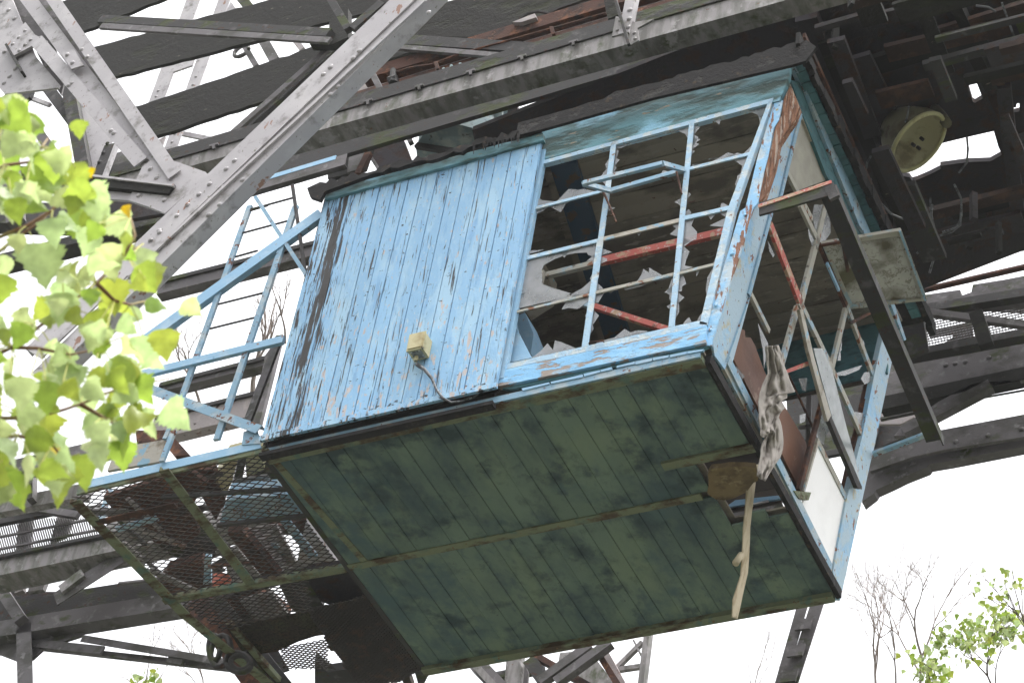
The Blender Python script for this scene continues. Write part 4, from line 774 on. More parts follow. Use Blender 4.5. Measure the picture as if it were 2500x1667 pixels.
# ---- dark riveted band under the truss (left)
lb = T('riveted_band', 'dark riveted girder band sloping behind the leaves at left', 'girder', hit(Z4(700,200),PY(2)))
member(lb, 'web', Z4(0,330), Z4(1060,60), Z4(20,380), 1.6, 'dark', .2, riv=[Z4(755,150),Z4(835,125),Z4(940,148)])
member(lb, 'upper_band', Z4(-40,-20), Z4(1090,0), Z4(-40,120), 2.2, 'dark', .2); member(lb, 'upper_band', Z1(60,1105), Z1(640,1180), Z1(60,1210), 1.2, 'timber', .1)
plate(lb, 'dark_plate', [[Z1(*p) for p in ((580,1290),(880,1340),(1110,1430),(700,1500),(560,1380))]], 1.2, 'black', .05)
plate(lb, 'dark_plate', [[Z1(*p) for p in ((720,1080),(1000,980),(1250,1090),(1650,1080),(2338,860),(2338,1000),(1700,1210),(1400,1170),(960,1180),(730,1190))]], 1.6, 'black', .05)
member(lb, 'pipe_girder', Z1(740,1040), Z1(1000,960), Z1(770,1110), 1.5, 'mid', .1)
# ---- girders passing behind the railing
for (a,b,c,y,lab) in ((Z4(1080,505),Z4(2130,240),Z4(1095,590),4,'dull grey girder crossing behind the upper part of the blue railing'),
                      (Z4(1070,1200),Z4(1810,1010),Z4(1090,1250),5,'thin dull girder crossing behind the lower part of the blue railing'),
                      (Z4(1040,1420),Z4(1750,1245),Z4(1060,1568),4,'deep reddish girder just above the catwalk rim')):
    t_ = T('cross_girder', lab, 'girder', hit(a,PY(y)), 'girders behind the railing')
    member(t_, 'web', a, b, c, y, 'mid' if y != 4.0 or 'dull' in lab else 'rustgrey', .14, 'C', .02); member(t_, 'lip', (a[0],a[1]+6), (b[0],b[1]+6), (a[0],a[1]-2), y-.03, 'dark', .05)
tag(MB().prism([[Z4(1780,1010),Z4(1860,900),Z4(1880,920),Z4(1740,1480),Z4(1690,1480)]], PY(3.4), .06).build('upright_post', M['mid'], None), 'grey upright between the railing and the sooty corner of the boards', 'post')
tag(MB().prism([[Z7(840,0),Z7(1040,0),Z7(1175,150),Z7(1080,160),Z7(1000,60),Z7(850,95)]], PY(3.2), .06).build('dark_brace_plate', M['rust'], None), 'dark rusty plate behind the cream sheet on the catwalk', 'plate')
t_ = T('cross_girder', 'dark girder behind the lower leaves above the catwalk rim', 'girder', hit(Z7(100,200),PY(3.6)), 'girders behind the railing')
member(t_, 'web', Z7(-60,215), Z7(620,60), Z7(-60,300), 3.6, 'mid', .14, 'C'); member(t_, 'web', Z7(-60,440), Z7(560,320), Z7(-60,520), 3.9, 'greydirty', .1)
member(t_, 'upright', Z7(170,200), Z7(165,430), Z7(205,200), 3.8, 'mid', .1); member(t_, 'tie', Z7(300,240), Z7(700,140), Z7(300,262), 3.5, 'greydirty', .05)
# ---- lower left girders
gl = T('lower_girder', 'deep grey girder at lower left passing under the catwalk mesh', 'girder', hit(Z7(300,850),PY(4)))
member(gl, 'web', Z7(-80,915), Z7(2200,430), Z7(-80,800), 4, 'greydirty', .3, 'C', .02)
member(gl, 'top_lip', Z7(-80,785), Z7(700,625), Z7(-80,803), 3.95, 'dark', .05)
member(gl, 'knee_brace', Z7(330,1010), Z7(740,745), Z7(420,1040), 4.1, 'mid', .12, 'L'); member(gl, 'brace_light', Z7(360,965), Z7(500,860), Z7(420,975), 4.05, 'greydirty', .08)
member(gl, 'upright', Z7(100,930), Z7(90,1010), Z7(150,930), 4.4, 'rustgrey', .06); member(gl, 'upright', Z7(200,920), Z7(170,1000), Z7(290,920), 4.4, 'greydirty', .06)
gd = T('portal_girder', 'dark deep portal girder running to the lower left corner', 'girder', hit(Z7(100,1200),PY(4)))
member(gd, 'web', Z7(-80,1195), Z7(1300,985), Z7(-80,1040) if 0 else Z7(60,1055), 4.6, 'dark', .3, 'C', .02)
member(gd, 'lower_chord', Z7(-80,1290), Z7(1250,1075), Z7(-80,1195), 4.5, 'mid', .2, 'box', .02)
plate(gd, 'web_infill', [[Z7(*p) for p in ((-80,960),(60,950),(130,1000),(430,1000),(440,1035),(540,1015),(560,1120),(-80,1210))]], 4.75, 'black', .05)
member(gd, 'slanting_post', Z7(-60,960), Z7(90,1190), Z7(30,960), 4.4, 'mid', .1)
member(gd, 'leg', Z7(100,1230), Z7(108,1620), Z7(192,1230), 4.5, 'mid', .2, 'L')
plate(gd, 'leg_gusset', [[Z7(*p) for p in ((-60,1240),(480,1190),(520,1270),(280,1345),(200,1418),(110,1430),(0,1388),(-60,1380))]], 4.65, 'mid', .03)
member(gd, 'lower_tie', Z7(170,1345), Z7(1480,1490), Z7(480,1410) if 0 else Z7(520,1352), 4.7, 'mid', .05); member(gd, 'lower_tie', Z7(520,1268), Z7(1420,1418), Z7(515,1310), 4.6, 'mid', .08, 'L')
for a,b,c in ((Z7(190,1340),Z7(620,1385),Z7(190,1290)),(Z7(1055,1385),Z7(1150,1400),Z7(1060,1440)),): member(gd, 'batten_plate', a, b, c, 4.62, 'mid', .03)
# perforated sheet: slanting slots
ps_ = T('perforated_screen', 'grey slotted screen letting the sky through at the left below the leaves', 'screen', hit(Z7(300,700),PY(4.6)))
g = MB(); 
for i in range(44):
    x = -60+i*15; g.strip(Z7(x,545),Z7(x+70,790),Z7(x+6,545),PY(4.6),.02)
for k in (0,1,2): g.strip(Z7(-60,590+k*75),Z7(650,450+k*75),Z7(-60,600+k*75),PY(4.58),.02)
g.build('slats', M['mid'], ps_)
member(ps_, 'frame', Z7(-60,560), Z7(480,450), Z7(-60,590), 4.5, 'dark', .06); member(ps_, 'frame', Z7(100,440), Z7(490,500), Z7(95,480), 4.4, 'mid', .06)
plate(ps_, 'stiffener', [[Z7(115,560),Z7(205,545),Z7(190,740),Z7(95,760)]], 4.65, 'greydirty', .03); plate(ps_, 'stiffener', [[Z7(360,510),Z7(470,520),Z7(410,660),Z7(310,700)]], 4.65, 'greydirty', .03)
# ---- machinery seen above the catwalk mesh
mz = 1.2
def und(nm, lab, cat, q, m_, z=mz, t=.05, f=Z7, grp=None):
    return tag(MB().prism([[f(*p) for p in q]], PZ(z), t).build(nm, M[m_], None), lab, cat, grp)
und('dark_deck_plate', 'dark brown plate above the middle of the catwalk mesh', 'plate', [(640,420),(1000,300),(1160,240),(1290,330),(1180,480),(1240,640),(1130,720),(960,700),(850,560),(760,560)], 'rust')
und('blue_box_beam', 'pale blue box beam seen through the catwalk mesh', 'beam', [(1355,600),(1410,430),(1810,395),(1890,535)], 'blue_old', 1.0, .2)
def slotted(nm, lab, q, m_='greydirty', z=1.5, f=Z7):
    P = [hit(f(*p), PZ(z)) for p in q]; g = MB(); N = 18
    for i in range(N):
        a = P[0].lerp(P[3], i/N); b = P[1].lerp(P[2], i/N); a2 = P[0].lerp(P[3], (i+.62)/N); b2 = P[1].lerp(P[2], (i+.62)/N)
        g.hexa([a,b,b2,a2],[v+Vector((0,0,.02)) for v in (a,b,b2,a2)])
    for (i,j) in ((0,3),(1,2)):
        a, b = P[i], P[j]; o_ = (P[1-i if i<2 else 0]-P[i]).normalized()*.06; g.hexa([a,b,b+o_,a+o_],[v-Vector((0,0,.02)) for v in (a,b,b+o_,a+o_)])
    return tag(g.build(nm, M[m_], None), lab, 'walkway grating', 'pale gratings above the catwalk')
slotted('walkway_grating', 'pale slotted walkway grating above the right half of the catwalk mesh', [(1510,615),(1720,585),(1870,870),(1740,915)])
slotted('walkway_grating', 'pale slotted walkway grating near the red lamp above the mesh', [(1400,740),(1480,730),(1650,930),(1420,980)])
slotted('walkway_grating', 'pale slotted walkway grating below the mesh corner, between dark beams', [(1490,1050),(1690,1000),(1790,1130),(1590,1190)])
und('grey_housing', 'plain grey housing beside the green floor edge above the mesh', 'housing', [(1830,880),(1880,640),(1900,560),(2000,700),(2110,840)], 'grey', 1.3, .3)
und('grey_housing', 'pale grey housing at the left edge of the catwalk mesh', 'housing', [(650,640),(880,580),(950,680),(740,740)], 'greydirty', 2.0, .3)
und('dark_cross_beam', 'dark beam slanting between the pale gratings', 'beam', [(1410,640),(1500,620),(1740,910),(1650,935)], 'rust', 1.35, .1)
und('dark_cross_beam', 'dark beam slanting at the right of the pale gratings', 'beam', [(1750,590),(1900,560),(1850,760),(1870,700)], 'rust', 1.35, .1)
und('dark_cover', 'dark cover sheet above the top right of the catwalk mesh', 'panel', [(1160,260),(1320,240),(1400,430),(1340,560)], 'rust', 1.5, .1)
und('cream_housing', 'cream housing above the mesh next to the green floor corner', 'housing', [(1330,310),(1400,190),(1480,170),(1440,320),(1400,400)], 'cream', 1.5, .2)
und('cream_housing', 'second cream housing above the mesh, touching the floor edge', 'housing', [(1520,160),(1625,150),(1640,240),(1530,300)], 'cream', 1.5, .2)
und('grey_duct', 'grey duct between the two cream housings', 'duct', [(1420,410),(1480,170),(1530,160),(1480,410)], 'mid', 1.45, .1)
und('dark_machine', 'dark round machinery above the mesh by the floor edge', 'machine', [(1540,320),(1700,250),(1760,370),(1500,400)], 'dark', 1.45, .2)
und('brown_tangle_plate', 'brown rusty plate low in the catwalk mesh', 'plate', [(1040,860),(1250,800),(1330,960),(1040,1030),(960,980)], 'rust', 1.6, .1)
und('blue_strip', 'narrow blue strip above the mesh beside the red lamp', 'strip', [(1270,790),(1310,780),(1310,950),(1260,960)], 'blue_old', 1.5, .05)
und('dark_deck_plate', 'dark plate behind the left half of the catwalk mesh', 'plate', [(900,440),(1100,420),(1420,760),(1300,800),(1200,830),(1050,770)], 'dark', 1.9, .1)
und('dark_deck_plate', 'dark plate closing the gap left of the floor corner', 'plate', [(1900,880),(2160,850),(2400,1200),(2160,1120),(2000,1040)], 'black', .6, .1)
und('dark_deck_plate', 'dark plate behind the wire mesh below the catwalk corner', 'plate', [(1290,1050),(1560,990),(1700,1060),(1800,1150),(1600,1210),(1400,1230)], 'rust', 1.7, .1)
und('dark_deck_plate', 'dark plate between the hanging screen and the floor corner', 'plate', [(1720,930),(1890,900),(2010,1090),(1900,1180),(1800,1100)], 'dark', 1.2, .1)
g = MB(); c = hit(Z7(1365,970), PZ(.25)); g.tube([c+Vector((0,0,.0)),c+Vector((0,0,.1))],[.08,.09],12); g.tube([c+Vector((0,0,-.03)),c],[.05,.08],12); tag(g.build('warning_lamp', M['orange'], None, smooth=False), 'small red-orange lamp under the catwalk mesh edge', 'lamp')
# slanting dark stringers and camouflage-like net sheet under the mesh
st = T('stair_stringers', 'dark stringers descending behind the catwalk to the bottom edge', 'stringers', hit(Z7(1500,1500),PY(3.4)))
member(st, 'stringer', Z7(1150,1090), Z7(1560,1660), Z7(1300,1060), 3.4, 'rust', .2); member(st, 'stringer', Z7(1290,1060), Z7(1760,1660), Z7(1400,1050), 3.2, 'dark', .2)
plate(st, 'back_sheet', [[Z7(*p) for p in ((1150,1080),(1560,1040),(1700,1320),(1790,1480),(1500,1568),(1350,1300))]], 3.8, 'dark', .03)
M['darkbeam'] = mat('dark_brown_beam', (.05,.038,.03), [((.075,.05,.035),6,.5,.64,(1,1,1))], rough=.9, bump=.5)
cn = T('clogged_screen', 'brown clogged wire screen hanging below the catwalk beside the floor', 'screen', hit(Z8(0,1100),PZ(.3)))
MB().prism([[Z7(1400,1215),Z7(1900,1130),Z7(2150,1075),Z8(180,1040),Z8(230,1120),Z8(180,1190),Z8(90,1180),Z8(40,1260),Z7(1960,1275),Z7(1850,1310),Z7(1720,1370),Z7(1520,1400)]], PZ(.30), .02).build('sheet', mat('clogged_brown_screen',(.042,.033,.025),[((.05,.05,.028),4,.48,.62,(1,1,1)),((.06,.035,.02),3,.55,.65,(1,1,1)),((.02,.018,.015),40,.5,.56,(1,1,1))],rough=1,bump=.8,bscale=80), cn)
exmesh([Z7(1900,1110),Z7(2200,1050),Z8(260,1010),Z8(420,1230),Z8(600,1470),Z8(430,1568),Z8(180,1568),Z8(30,1360)], .050, .034, .015, .28, 'wire_mesh', cn)
for q in (((60,1230),(520,1130),(62,1270)),((120,1420),(600,1400),(125,1468)),((90,1180),(300,1600),(150,1160)),((330,1160),(480,1600),(380,1150)),((0,1340),(420,1280),(4,1372))): member(cn, 'cross_beam', Z8(*q[0]), Z8(*q[1]), Z8(*q[2]), 0, 'darkbeam', .08, pl=PZ(.5+.001*q[0][0]))
exmesh([Z7(1080,1060),Z7(1900,930),Z7(1940,1120),Z7(1380,1240)], .105, .052, .010, .1, 'wire_mesh', cn)
exmesh([Z7(1740,1350),Z7(2060,1290),Z8(-10,1420),Z8(60,1480),Z7(1760,1480)], .07, .04, .010, .25, 'wire_mesh', cn)
member(cn, 'edge_bar', Z7(1480,1400), Z7(1700,1620), Z7(1530,1390), 1.0, 'dark', .05, pl=PZ(.2)); member(cn, 'edge_bar', Z7(1400,1210), Z7(1740,1600), Z7(1430,1200), 1.0, 'batten', .05, pl=PZ(.22))
g = MB()
for (cx_, cy_, rx, ry, tl_) in ((1370,1370,60,100,.2),(1330,1350,35,80,0),(1480,1440,80,60,.3),(1490,1440,60,45,.1)):
    g.tube([hit(Z7(cx_+rx*math.cos(k*.42)*math.cos(tl_)-ry*math.sin(k*.42)*math.sin(tl_), cy_+rx*math.cos(k*.42)*math.sin(tl_)+ry*math.sin(k*.42)*math.cos(tl_)), PY(2.4)) for k in range(16)], .028)
tag(g.build('cable_coil', M['dark'], None, smooth=True), 'coil of thick dark cable loops hanging below the catwalk mesh', 'cable coil')
t_ = T('dark_bearer', 'dark bearer below the mesh ending at the floor corner', 'beam', hit(Z7(2000,1100),PZ(.5)))
plate(t_, 'web', [[Z7(*p) for p in ((1380,1050),(1900,920),(1990,1060),(2040,1080),(2180,1050),(2300,1060),(2160,880),(1560,960))]], 0, 'black', .1, pl=PZ(.5))
plate(t_, 'web', [[Z8(*p) for p in ((-80,1420),(0,1500),(200,1470),(560,1480),(640,1490),(600,1568),(560,1568),(540,1500),(300,1568),(-80,1568))]], 0, 'dark', .1, pl=PZ(.6))
# ---- steelwork below the floor, far behind
ft = T('far_trestle', 'far riveted steel trestle showing below the green floor', 'trestle', hit(Z8(1300,1568),PY(7)))
def fm(a,b,c,m_='mid',y=7,dep=.1,prof='box'): return member(ft,'member',Z8(*a),Z8(*b),Z8(*c),y,m_,dep,prof)
fm((880,1470),(1050,1650),(990,1440),'mid'); fm((900,1470),(1020,1600),(940,1450),'greydirty',6.9); fm((1110,1400),(1090,1640),(1200,1400),'greydirty'); fm((1270,1400),(1620,1600),(1290,1370),'rust')
fm((1640,1340),(1320,1568),(1560,1340),'mid',6.8); fm((1760,1320),(1420,1568),(1700,1310),'mid',6.8); fm((1210,1440),(1300,1568),(1290,1400),'dark'); fm((1690,1380),(1830,1640),(1740,1370),'rustgrey'); fm((1660,1390),(1790,1600),(1700,1380),'rust',6.9)
fm((2000,1230),(1950,1640),(1965,1230),'greydirty'); fm((1780,1460),(1940,1300),(1800,1470),'greydirty',7.1,.05); fm((1890,1300),(1960,1440),(1900,1295),'greydirty',7.1,.05); fm((1800,1465),(1970,1440),(1800,1490),'greydirty',7.1,.05); fm((1900,1590),(1970,1550),(1905,1600),'greydirty',7.1,.05)
plate(ft,'sheet_panel',[[Z8(1440,1380),Z8(1620,1360),Z8(1780,1568),Z8(1560,1568),Z8(1420,1500)]],7.5,'greydirty',.03)
plate(ft,'round_gusset',[[Z8(1110,1420),Z8(1200,1400),Z8(1245,1500),Z8(1240,1568),Z8(1120,1568)]],7.2,'mid',.03)
fm((1020,1500),(1330,1440),(1020,1540),'dark',7.3)
# ---- leg at the lower right
lg = T('slotted_leg', 'dark grey slotted steel leg dropping from the floor to the bottom edge at right', 'steel leg', hit(Z9(680,1568),PY(6)))
member(lg,'channel',Z9(750,1090),Z9(590,1650),Z9(815,1090),6,'mid',.15,'L'); member(lg,'channel',Z9(920,1060),Z9(730,1650),Z9(840,1060),6,'mid',.15,'L2')
for y_ in (1165,1330,1490): plate(lg,'batten_plate',[[Z9(775-(y_-1090)*.28,y_+10),Z9(870-(y_-1090)*.28,y_-10),Z9(850-(y_-1090)*.28,y_+62),Z9(755-(y_-1090)*.28,y_+72)]],5.95,'mid',.03)
# ---- girders at the right, behind the cab end
gr = T('haunched_girder', 'dark portal girder with curved haunch at the right behind the cab end', 'girder', hit(Z9(1900,150),PY(5)))
plate(gr,'web',[[Y7(250,1450),Y7(500,1400),Y7(690,1330),Y7(1300,1215),Y7(1300,1350),Y7(740,1440),Y7(560,1480),Y7(300,1568)]],5,'mid',.04, riv=[Y7(*p) for p in ((805,1395),(995,1358),(1190,1322))], r=.03)
plate(gr,'lower_flange',[[Z9(1150,140),Z9(1560,60),Z9(1680,60),Z9(2250,-60),Z9(2250,85),Z9(2160,100),Z9(1700,190),Z9(1570,212),Z9(1560,230),Z9(1420,285),Z9(1340,325),Z9(1240,370),Z9(1230,390),Z9(1155,448),Z9(1165,300)]],5.1,'mid',.12)
plate(gr,'upper_web',[[Y7(330,960),Y7(560,925),Y7(1300,785),Y7(1300,1010),Y7(930,1050),Y7(700,1110),Y7(640,1160),Y7(360,1200)]],5.3,'mid',.05, riv=[Y7(*p) for p in ((745,945),(800,935),(860,925),(1000,900))], r=.03)
member(gr,'upper_flange',Y7(360,1205),Y7(1300,1010),Y7(360,1130),5.2,'timber',.12)
member(gr,'knee_brace',Y7(500,1345),Y7(1020,1070),Y7(420,1330),5.15,'mid',.1,'box'); plate(gr,'knee_plate',[[Y7(1020,1065),Y7(1206,1030),Y7(900,1050),Y7(700,1160),Y7(480,1310),Y7(440,1360),Y7(530,1355),Y7(680,1250),Y7(900,1140)]],5.2,'mid',.05)
member(gr,'stay_wire',Y7(900,1140),Y7(1300,1068),Y7(900,1146),5.4,'dark',.02)
plate(gr,'inner_panel',[[Y7(360,1230),Y7(575,1165),Y7(560,1250),Y7(480,1290),Y7(350,1290)]],6.0,'rustgrey',.03); member(gr,'inner_rail',Y7(360,1250),Y7(600,1200),Y7(360,1262),5.8,'dark',.04)
plate(gr,'dark_infill',[[Y3(1200,160),Y3(1700,60),Y3(1900,120),Y3(1700,900),Y3(1600,960),Y3(900,1100),Y3(850,300)]],6.2,'dark',.05) 
plate(gr,'dark_infill',[[Y3(1590,700),Y3(1900,690),Y3(2180,650),Y3(2200,745),Y3(2040,830),Y3(1700,965),Y3(1560,1120)]],6.3,'dark',.05)
gu = T('upper_walkway', 'dark walkway frame with wire mesh floor behind the pushed-out sash at right', 'walkway', hit(Y7(900,700),PY(5)))
member(gu,'top_rail',Y7(600,500),Y7(1300,340),Y7(600,487),4.6,'rust',.06)
plate(gu,'beam_a',[[Y7(500,570),Y7(620,530),Y7(830,500),Y7(835,535),Y7(895,515),Y7(905,470),Y7(1095,440),Y7(1300,400),Y7(1300,560),Y7(900,600),Y7(620,610),Y7(490,640)]],5.0,'mid',.1)
member(gu,'beam_b',Y7(480,650),Y7(1300,520),Y7(480,605),4.9,'dark',.1); member(gu,'light_brace',Y7(580,600),Y7(1300,690),Y7(570,635),4.7,'mid',.06)
plate(gu,'end_plate',[[Y7(480,600),Y7(600,610),Y7(640,840),Y7(560,880),Y7(440,890),Y7(400,760)]],4.4,'dark',.06)
member(gu,'upright',Y7(880,640),Y7(940,830),Y7(970,650),4.6,'timber',.08)
member(gu,'beam_c',Y7(480,900),Y7(1300,750),Y7(480,860),4.9,'dark',.12)
g = MB()
for i in range(40): g.strip(Y7(600+i*18,690-i*3),Y7(640+i*18,870-i*3),Y7(604+i*18,690-i*3),PY(5.3),.01)
for i in range(14): g.strip(Y7(600,690+i*15),Y7(1300,540+i*15),Y7(600,693+i*15),PY(5.3),.01)
g.build('wire_mesh', M['meshm'], gu)
for q in ([(1000,560),(1300,500),(1300,640),(980,620)],[(640,740),(900,690),(910,800),(780,760),(650,780)],[(800,770),(930,800),(680,850)]): plate(gu,'sheet',[[Y7(*p) for p in q]],5.6,'mid',.02)
# ---- dark deck over the right half with holes where the sky shows
dk = T('gantry_deck', 'sooty dark underside of the gantry deck with ragged holes above the cab', 'deck', hit(D(2000,300),PZ(4.6)))
holes = [[Z3(1962,575),Z3(2020,558),Z3(2060,662),Z3(2010,692),Z3(1995,685)],
 [Z3(2248,730),Z3(2285,722),Z3(2290,697),Z3(2307,695),Z3(2308,750),Z3(2255,762)],
 [Z3(1780,965),Z3(1945,925),Z3(2135,882),Z3(2165,985),Z3(2190,1040),Z3(2110,1085),Z3(1960,1090),Z3(1775,1115),Z3(1780,1135),Z3(1700,1175),Z3(1590,1222),Z3(1570,1190),Z3(1525,1185),Z3(1500,1090),Z3(1600,1000)],
 [Y1(1400,560),Y1(1435,550),Y1(1445,620),Y1(1425,622)],[Y1(1670,490),Y1(1690,485),Y1(1730,580),Y1(1695,585),Y1(1668,530)],[Y1(1705,625),Y1(1745,618),Y1(1740,632),Y1(1712,642)],
 [Y1(1640,1142),Y1(1655,1142),Y1(1662,1178),Y1(1648,1176)],[Y1(1680,1110),Y1(1700,1112),Y1(1712,1150),Y1(1690,1155)]]
g = MB(); g.prism([[D(1085,300),D(1700,60),D(1900,-30),D(2420,-60),D(2420,560),D(2352,575),D(2130,660),D(2050,700),D(1850,420),D(1300,420),D(1100,372)]]+holes, PZ(4.9), .06)
g.build('deck_boards', M['black'], dk)
def dm(nm,a,b,c,z,m_='black',dep=.15,f=Z3,prof='box'): return member(dk,nm,f(*a),f(*b),f(*c),0,m_,dep,prof,pl=PZ(z))
dm('deck_joist',(800,150),(1320,1568),(960,150),4.7); dm('deck_joist',(950,300),(1500,1560),(1050,300),4.65,'timber'); dm('deck_joist',(1800,-40),(1935,260),(1880,-40),4.5,'timber')
dm('deck_joist',(1960,390),(2080,620),(2050,380),4.5,'timber'); dm('deck_joist',(2120,370),(2150,580),(2180,370),4.55,'rust'); dm('deck_joist',(2150,600),(2260,1568),(2250,600),4.55,'black')
member(dk,'cross_beam',D(1700,235),D(2420,60),D(1700,200),4.0,'dark',.15); member(dk,'cross_beam',D(1700,160),D(2420,-10),D(1700,130),3.0,'black',.15)
member(dk,'cross_beam',Z3(1080,500),Z3(2400,200),Z3(1080,440),4.0,'black',.2); member(dk,'rust_beam',Z3(1500,1290),Z3(2400,1080),Z3(1500,1210),4.4,'rust',.2); member(dk,'rust_beam',Y7(700,230),Y7(1300,110),Y7(700,330),5.0,'rust',.1); 
g = MB()
for i in range(34): g.strip(Y7(740+i*14,250-i*2.6),Y7(742+i*14,335-i*3),Y7(746+i*14,250-i*2.6),PY(4.9),.04)
g.build('corrugation', M['rust'], dk)
member(dk,'pale_ledge',Z3(1190,350),Z3(1815,175),Z3(1190,338),3.2,'greydirty',.03)
for a,b in (((1665,140),(1680,200)),((1760,115),(1780,180)),((1700,125),(1710,190)),((1735,120),(1745,185))): member(dk,'bracket',Z3(*a),Z3(*b),Z3(a[0]+8,a[1]),3.2,'greydirty',.03)
member(dk,'edge_fascia',Z3(1960,130),Z3(2400,20),Z3(1960,115),2.6,'mid',.05); member(dk,'rust_strip',Z3(2110,380),Z3(2145,580),Z3(2122,380),4.3,'red',.03); member(dk,'post',Z3(1960,0),Z3(2020,110),Z3(1990,0),2.8,'rust',.05)
member(dk,'edge_rail',Z3(850,255),Z3(1440,1568),Z3(870,250),0,'rust',.06,pl=PZ(4.0))
plate(dk,'white_grille',[[Z3(2170,0),Z3(2180,-60),Z3(2420,-60),Z3(2420,20),Z3(2215,55)]],2.6,'white',.05)
wires = [[(1565,715),(1555,780),(1540,830)],[(1955,920),(1962,1000),(1955,1090),(1900,1160)],[(1870,1240),(1915,1330),(1920,1450),(1880,1530),(1790,1560)],[(1270,1170),(1285,1090),(1310,1050)],[(1380,1370),(1450,1440),(1550,1480)],[(1310,1200),(1320,1400),(1318,1568)],[(2015,40),(2100,50),(2150,80)],[(2190,20),(2240,160),(2300,330)],[(1710,1330),(1715,1568)]]
g = MB()
for q in wires: MB().tube([hit(Z3(*p),PZ(4.2)) for p in q], .011, 5).build('loose_wire', M['cable'], dk)
g.tube([hit(Y7(*p),PZ(4.0)) for p in ((575,285),(650,230),(700,185),(780,160),(830,120),(838,0))], .012, 5); g.build('loose_wire', M['cable'], dk); g = MB(); g.tube([hit(Y7(*p),PZ(4.0)) for p in ((650,400),(680,300),(690,190),(660,60),(665,0))], .012, 5)
g.build('loose_wire', M['cable'], dk)
# ---- bits between channel girder and roof edge
plate(dg,'dark_panel',[[Z2(1020,790),Z2(1270,700),Z2(1290,860),Z2(1250,870),Z2(1060,920),Z2(1010,860)]],1.4,'black',.05)
plate(dg,'dark_panel',[[Z2(290,960),Z2(510,940),Z2(560,1070),Z2(350,1130),Z2(300,1050)]],1.4,'black',.05)
plate(dg,'hanging_plate',[[Z2(0,1060),Z2(110,1000),Z2(300,980),Z2(250,1130),Z2(130,1170),Z2(0,1200)]],1.2,'timber',.05); member(dg,'hanging_post',Z2(150,1000),Z2(130,1160),Z2(240,1000),1.1,'mid',.05); member(dg,'wood_strut',Z2(290,1020),Z2(220,1160),Z2(240,1040),1.0,'rust',.05)
member(dg,'wood_strut',Z2(600,955),Z2(880,1000),Z2(600,985),1.0,'timber',.05); member(dg,'post',Z2(490,840),Z2(540,960),Z2(520,830),1.0,'mid',.05); member(dg,'lower_flange',Z2(330,960),Z2(1100,770),Z2(330,900),1.6,'black',.05); member(dg,'wood_strut',Z2(640,870),Z2(700,1040),Z2(680,860),1.5,'rustgrey',.05)
member(dg,'wood_strut',Z2(280,1060),Z2(330,1140),Z2(300,1050),1.3,'greydirty',.05)
# motor with cooling fins
mo = T('finned_motor', 'round blue-grey motor with cooling fins behind the roof edge', 'motor', hit(Z2(900,960),PY(1.2)))
cM = hit(Z2(905,880),PY(1.3)); g = MB(); ax = Vector((0,0,1)); R_ = .42
g.tube([cM+Vector((0,0,-.42)),cM+Vector((0,0,-.38)),cM+Vector((0,0,-.05))],[.30,R_,R_],24); g.build('casing', M['motor'], mo, smooth=False)
g = MB()
for i in range(28):
    a = i*2*math.pi/28; d = Vector((math.cos(a),math.sin(a),0)); p = Vector((-d.y,d.x,0))*.012
    b0, b1 = cM+d*(R_-.08), cM+d*(R_+.02); lo = [b0-p,b1-p,b1+p,b0+p]; g.hexa([v+Vector((0,0,.05)) for v in lo],[v+Vector((0,0,.55)) for v in lo])
g.tube([cM+Vector((0,0,.05)),cM+Vector((0,0,.55))],R_-.06,20); g.build('cooling_fins', M['motor'], mo)
# floodlight
fl = T('floodlight', 'yellowed round floodlight with open reflector hanging under the dark deck', 'floodlight', hit(Z3(1640,900),PY(2.0)))
cL = hit(Z3(1628,955),PY(2.0)); e1 = hit(Z3(1790,850),PY(2.0)); sz = (hit(Z3(1628,955),PY(2.0))-hit(Z3(1628+200,955),PY(2.0))).length/200
axd = (RT*.10 + DN*.42 - FW*.9); axd = (-FW*.60 + RT*.55 + DN*.58).normalized()
def lathe(g, c, ax, prof, seg=28):
    a = ax.orthogonal().normalized(); b = ax.cross(a); k = len(g.v)
    for (h_, r_) in prof:
        for i in range(seg): t = 2*math.pi*i/seg; g.v.append(c+ax*h_+(a*math.cos(t)+b*math.sin(t))*r_)
    for j in range(len(prof)-1):
        for i in range(seg): g.f.append((k+j*seg+i,k+j*seg+(i+1)%seg,k+(j+1)*seg+(i+1)%seg,k+(j+1)*seg+i))
    return g
Rr = sz*205
g = lathe(MB(), cL, axd, [(0,Rr),(.01,Rr*1.03),(-.03,Rr*1.04),(-.10,Rr*1.0),(-Rr*.75,Rr*.80),(-Rr*1.1,Rr*.55),(-Rr*1.25,Rr*.3),(-Rr*1.25,0.001)]); g.build('shade', M['lamp'], fl, smooth=True)
g = MB(); a_ = axd.orthogonal().normalized(); b_ = axd.cross(a_); g.tube([cL+(a_*math.cos(t*.2244)+b_*math.sin(t*.2244))*Rr*1.01 for t in range(29)], .022, 8); g.build('rim', M['lamprim'], fl, smooth=True)
g = lathe(MB(), cL, axd, [(0.0,Rr),(-.05,Rr*.94),(-Rr*.5,Rr*.80),(-Rr*.8,Rr*.5),(-Rr*.9,0.001)]); g.build('reflector', M['lampin'], fl, smooth=True)
g = MB(); a_ = axd.orthogonal().normalized(); b_ = axd.cross(a_)
for i in range(3):
    t = i*2.1; p = cL - axd*(Rr*.62) + (a_*math.cos(t)+b_*math.sin(t))*.06 + DN*Rr*.35 + RT*Rr*.35; MB().tube([p, p+axd*.04], .017, 8).build('bulb_holder', M['black'], fl)
g = MB(); g.tube([hit(Z3(1740,740),PY(2.1)),hit(Z3(1790,790),PY(2.05)),hit(Z3(1820,830),PY(2.0))],[.06,.055,.05],10); g.build('side_hinge', M['lamp'], fl, smooth=True)
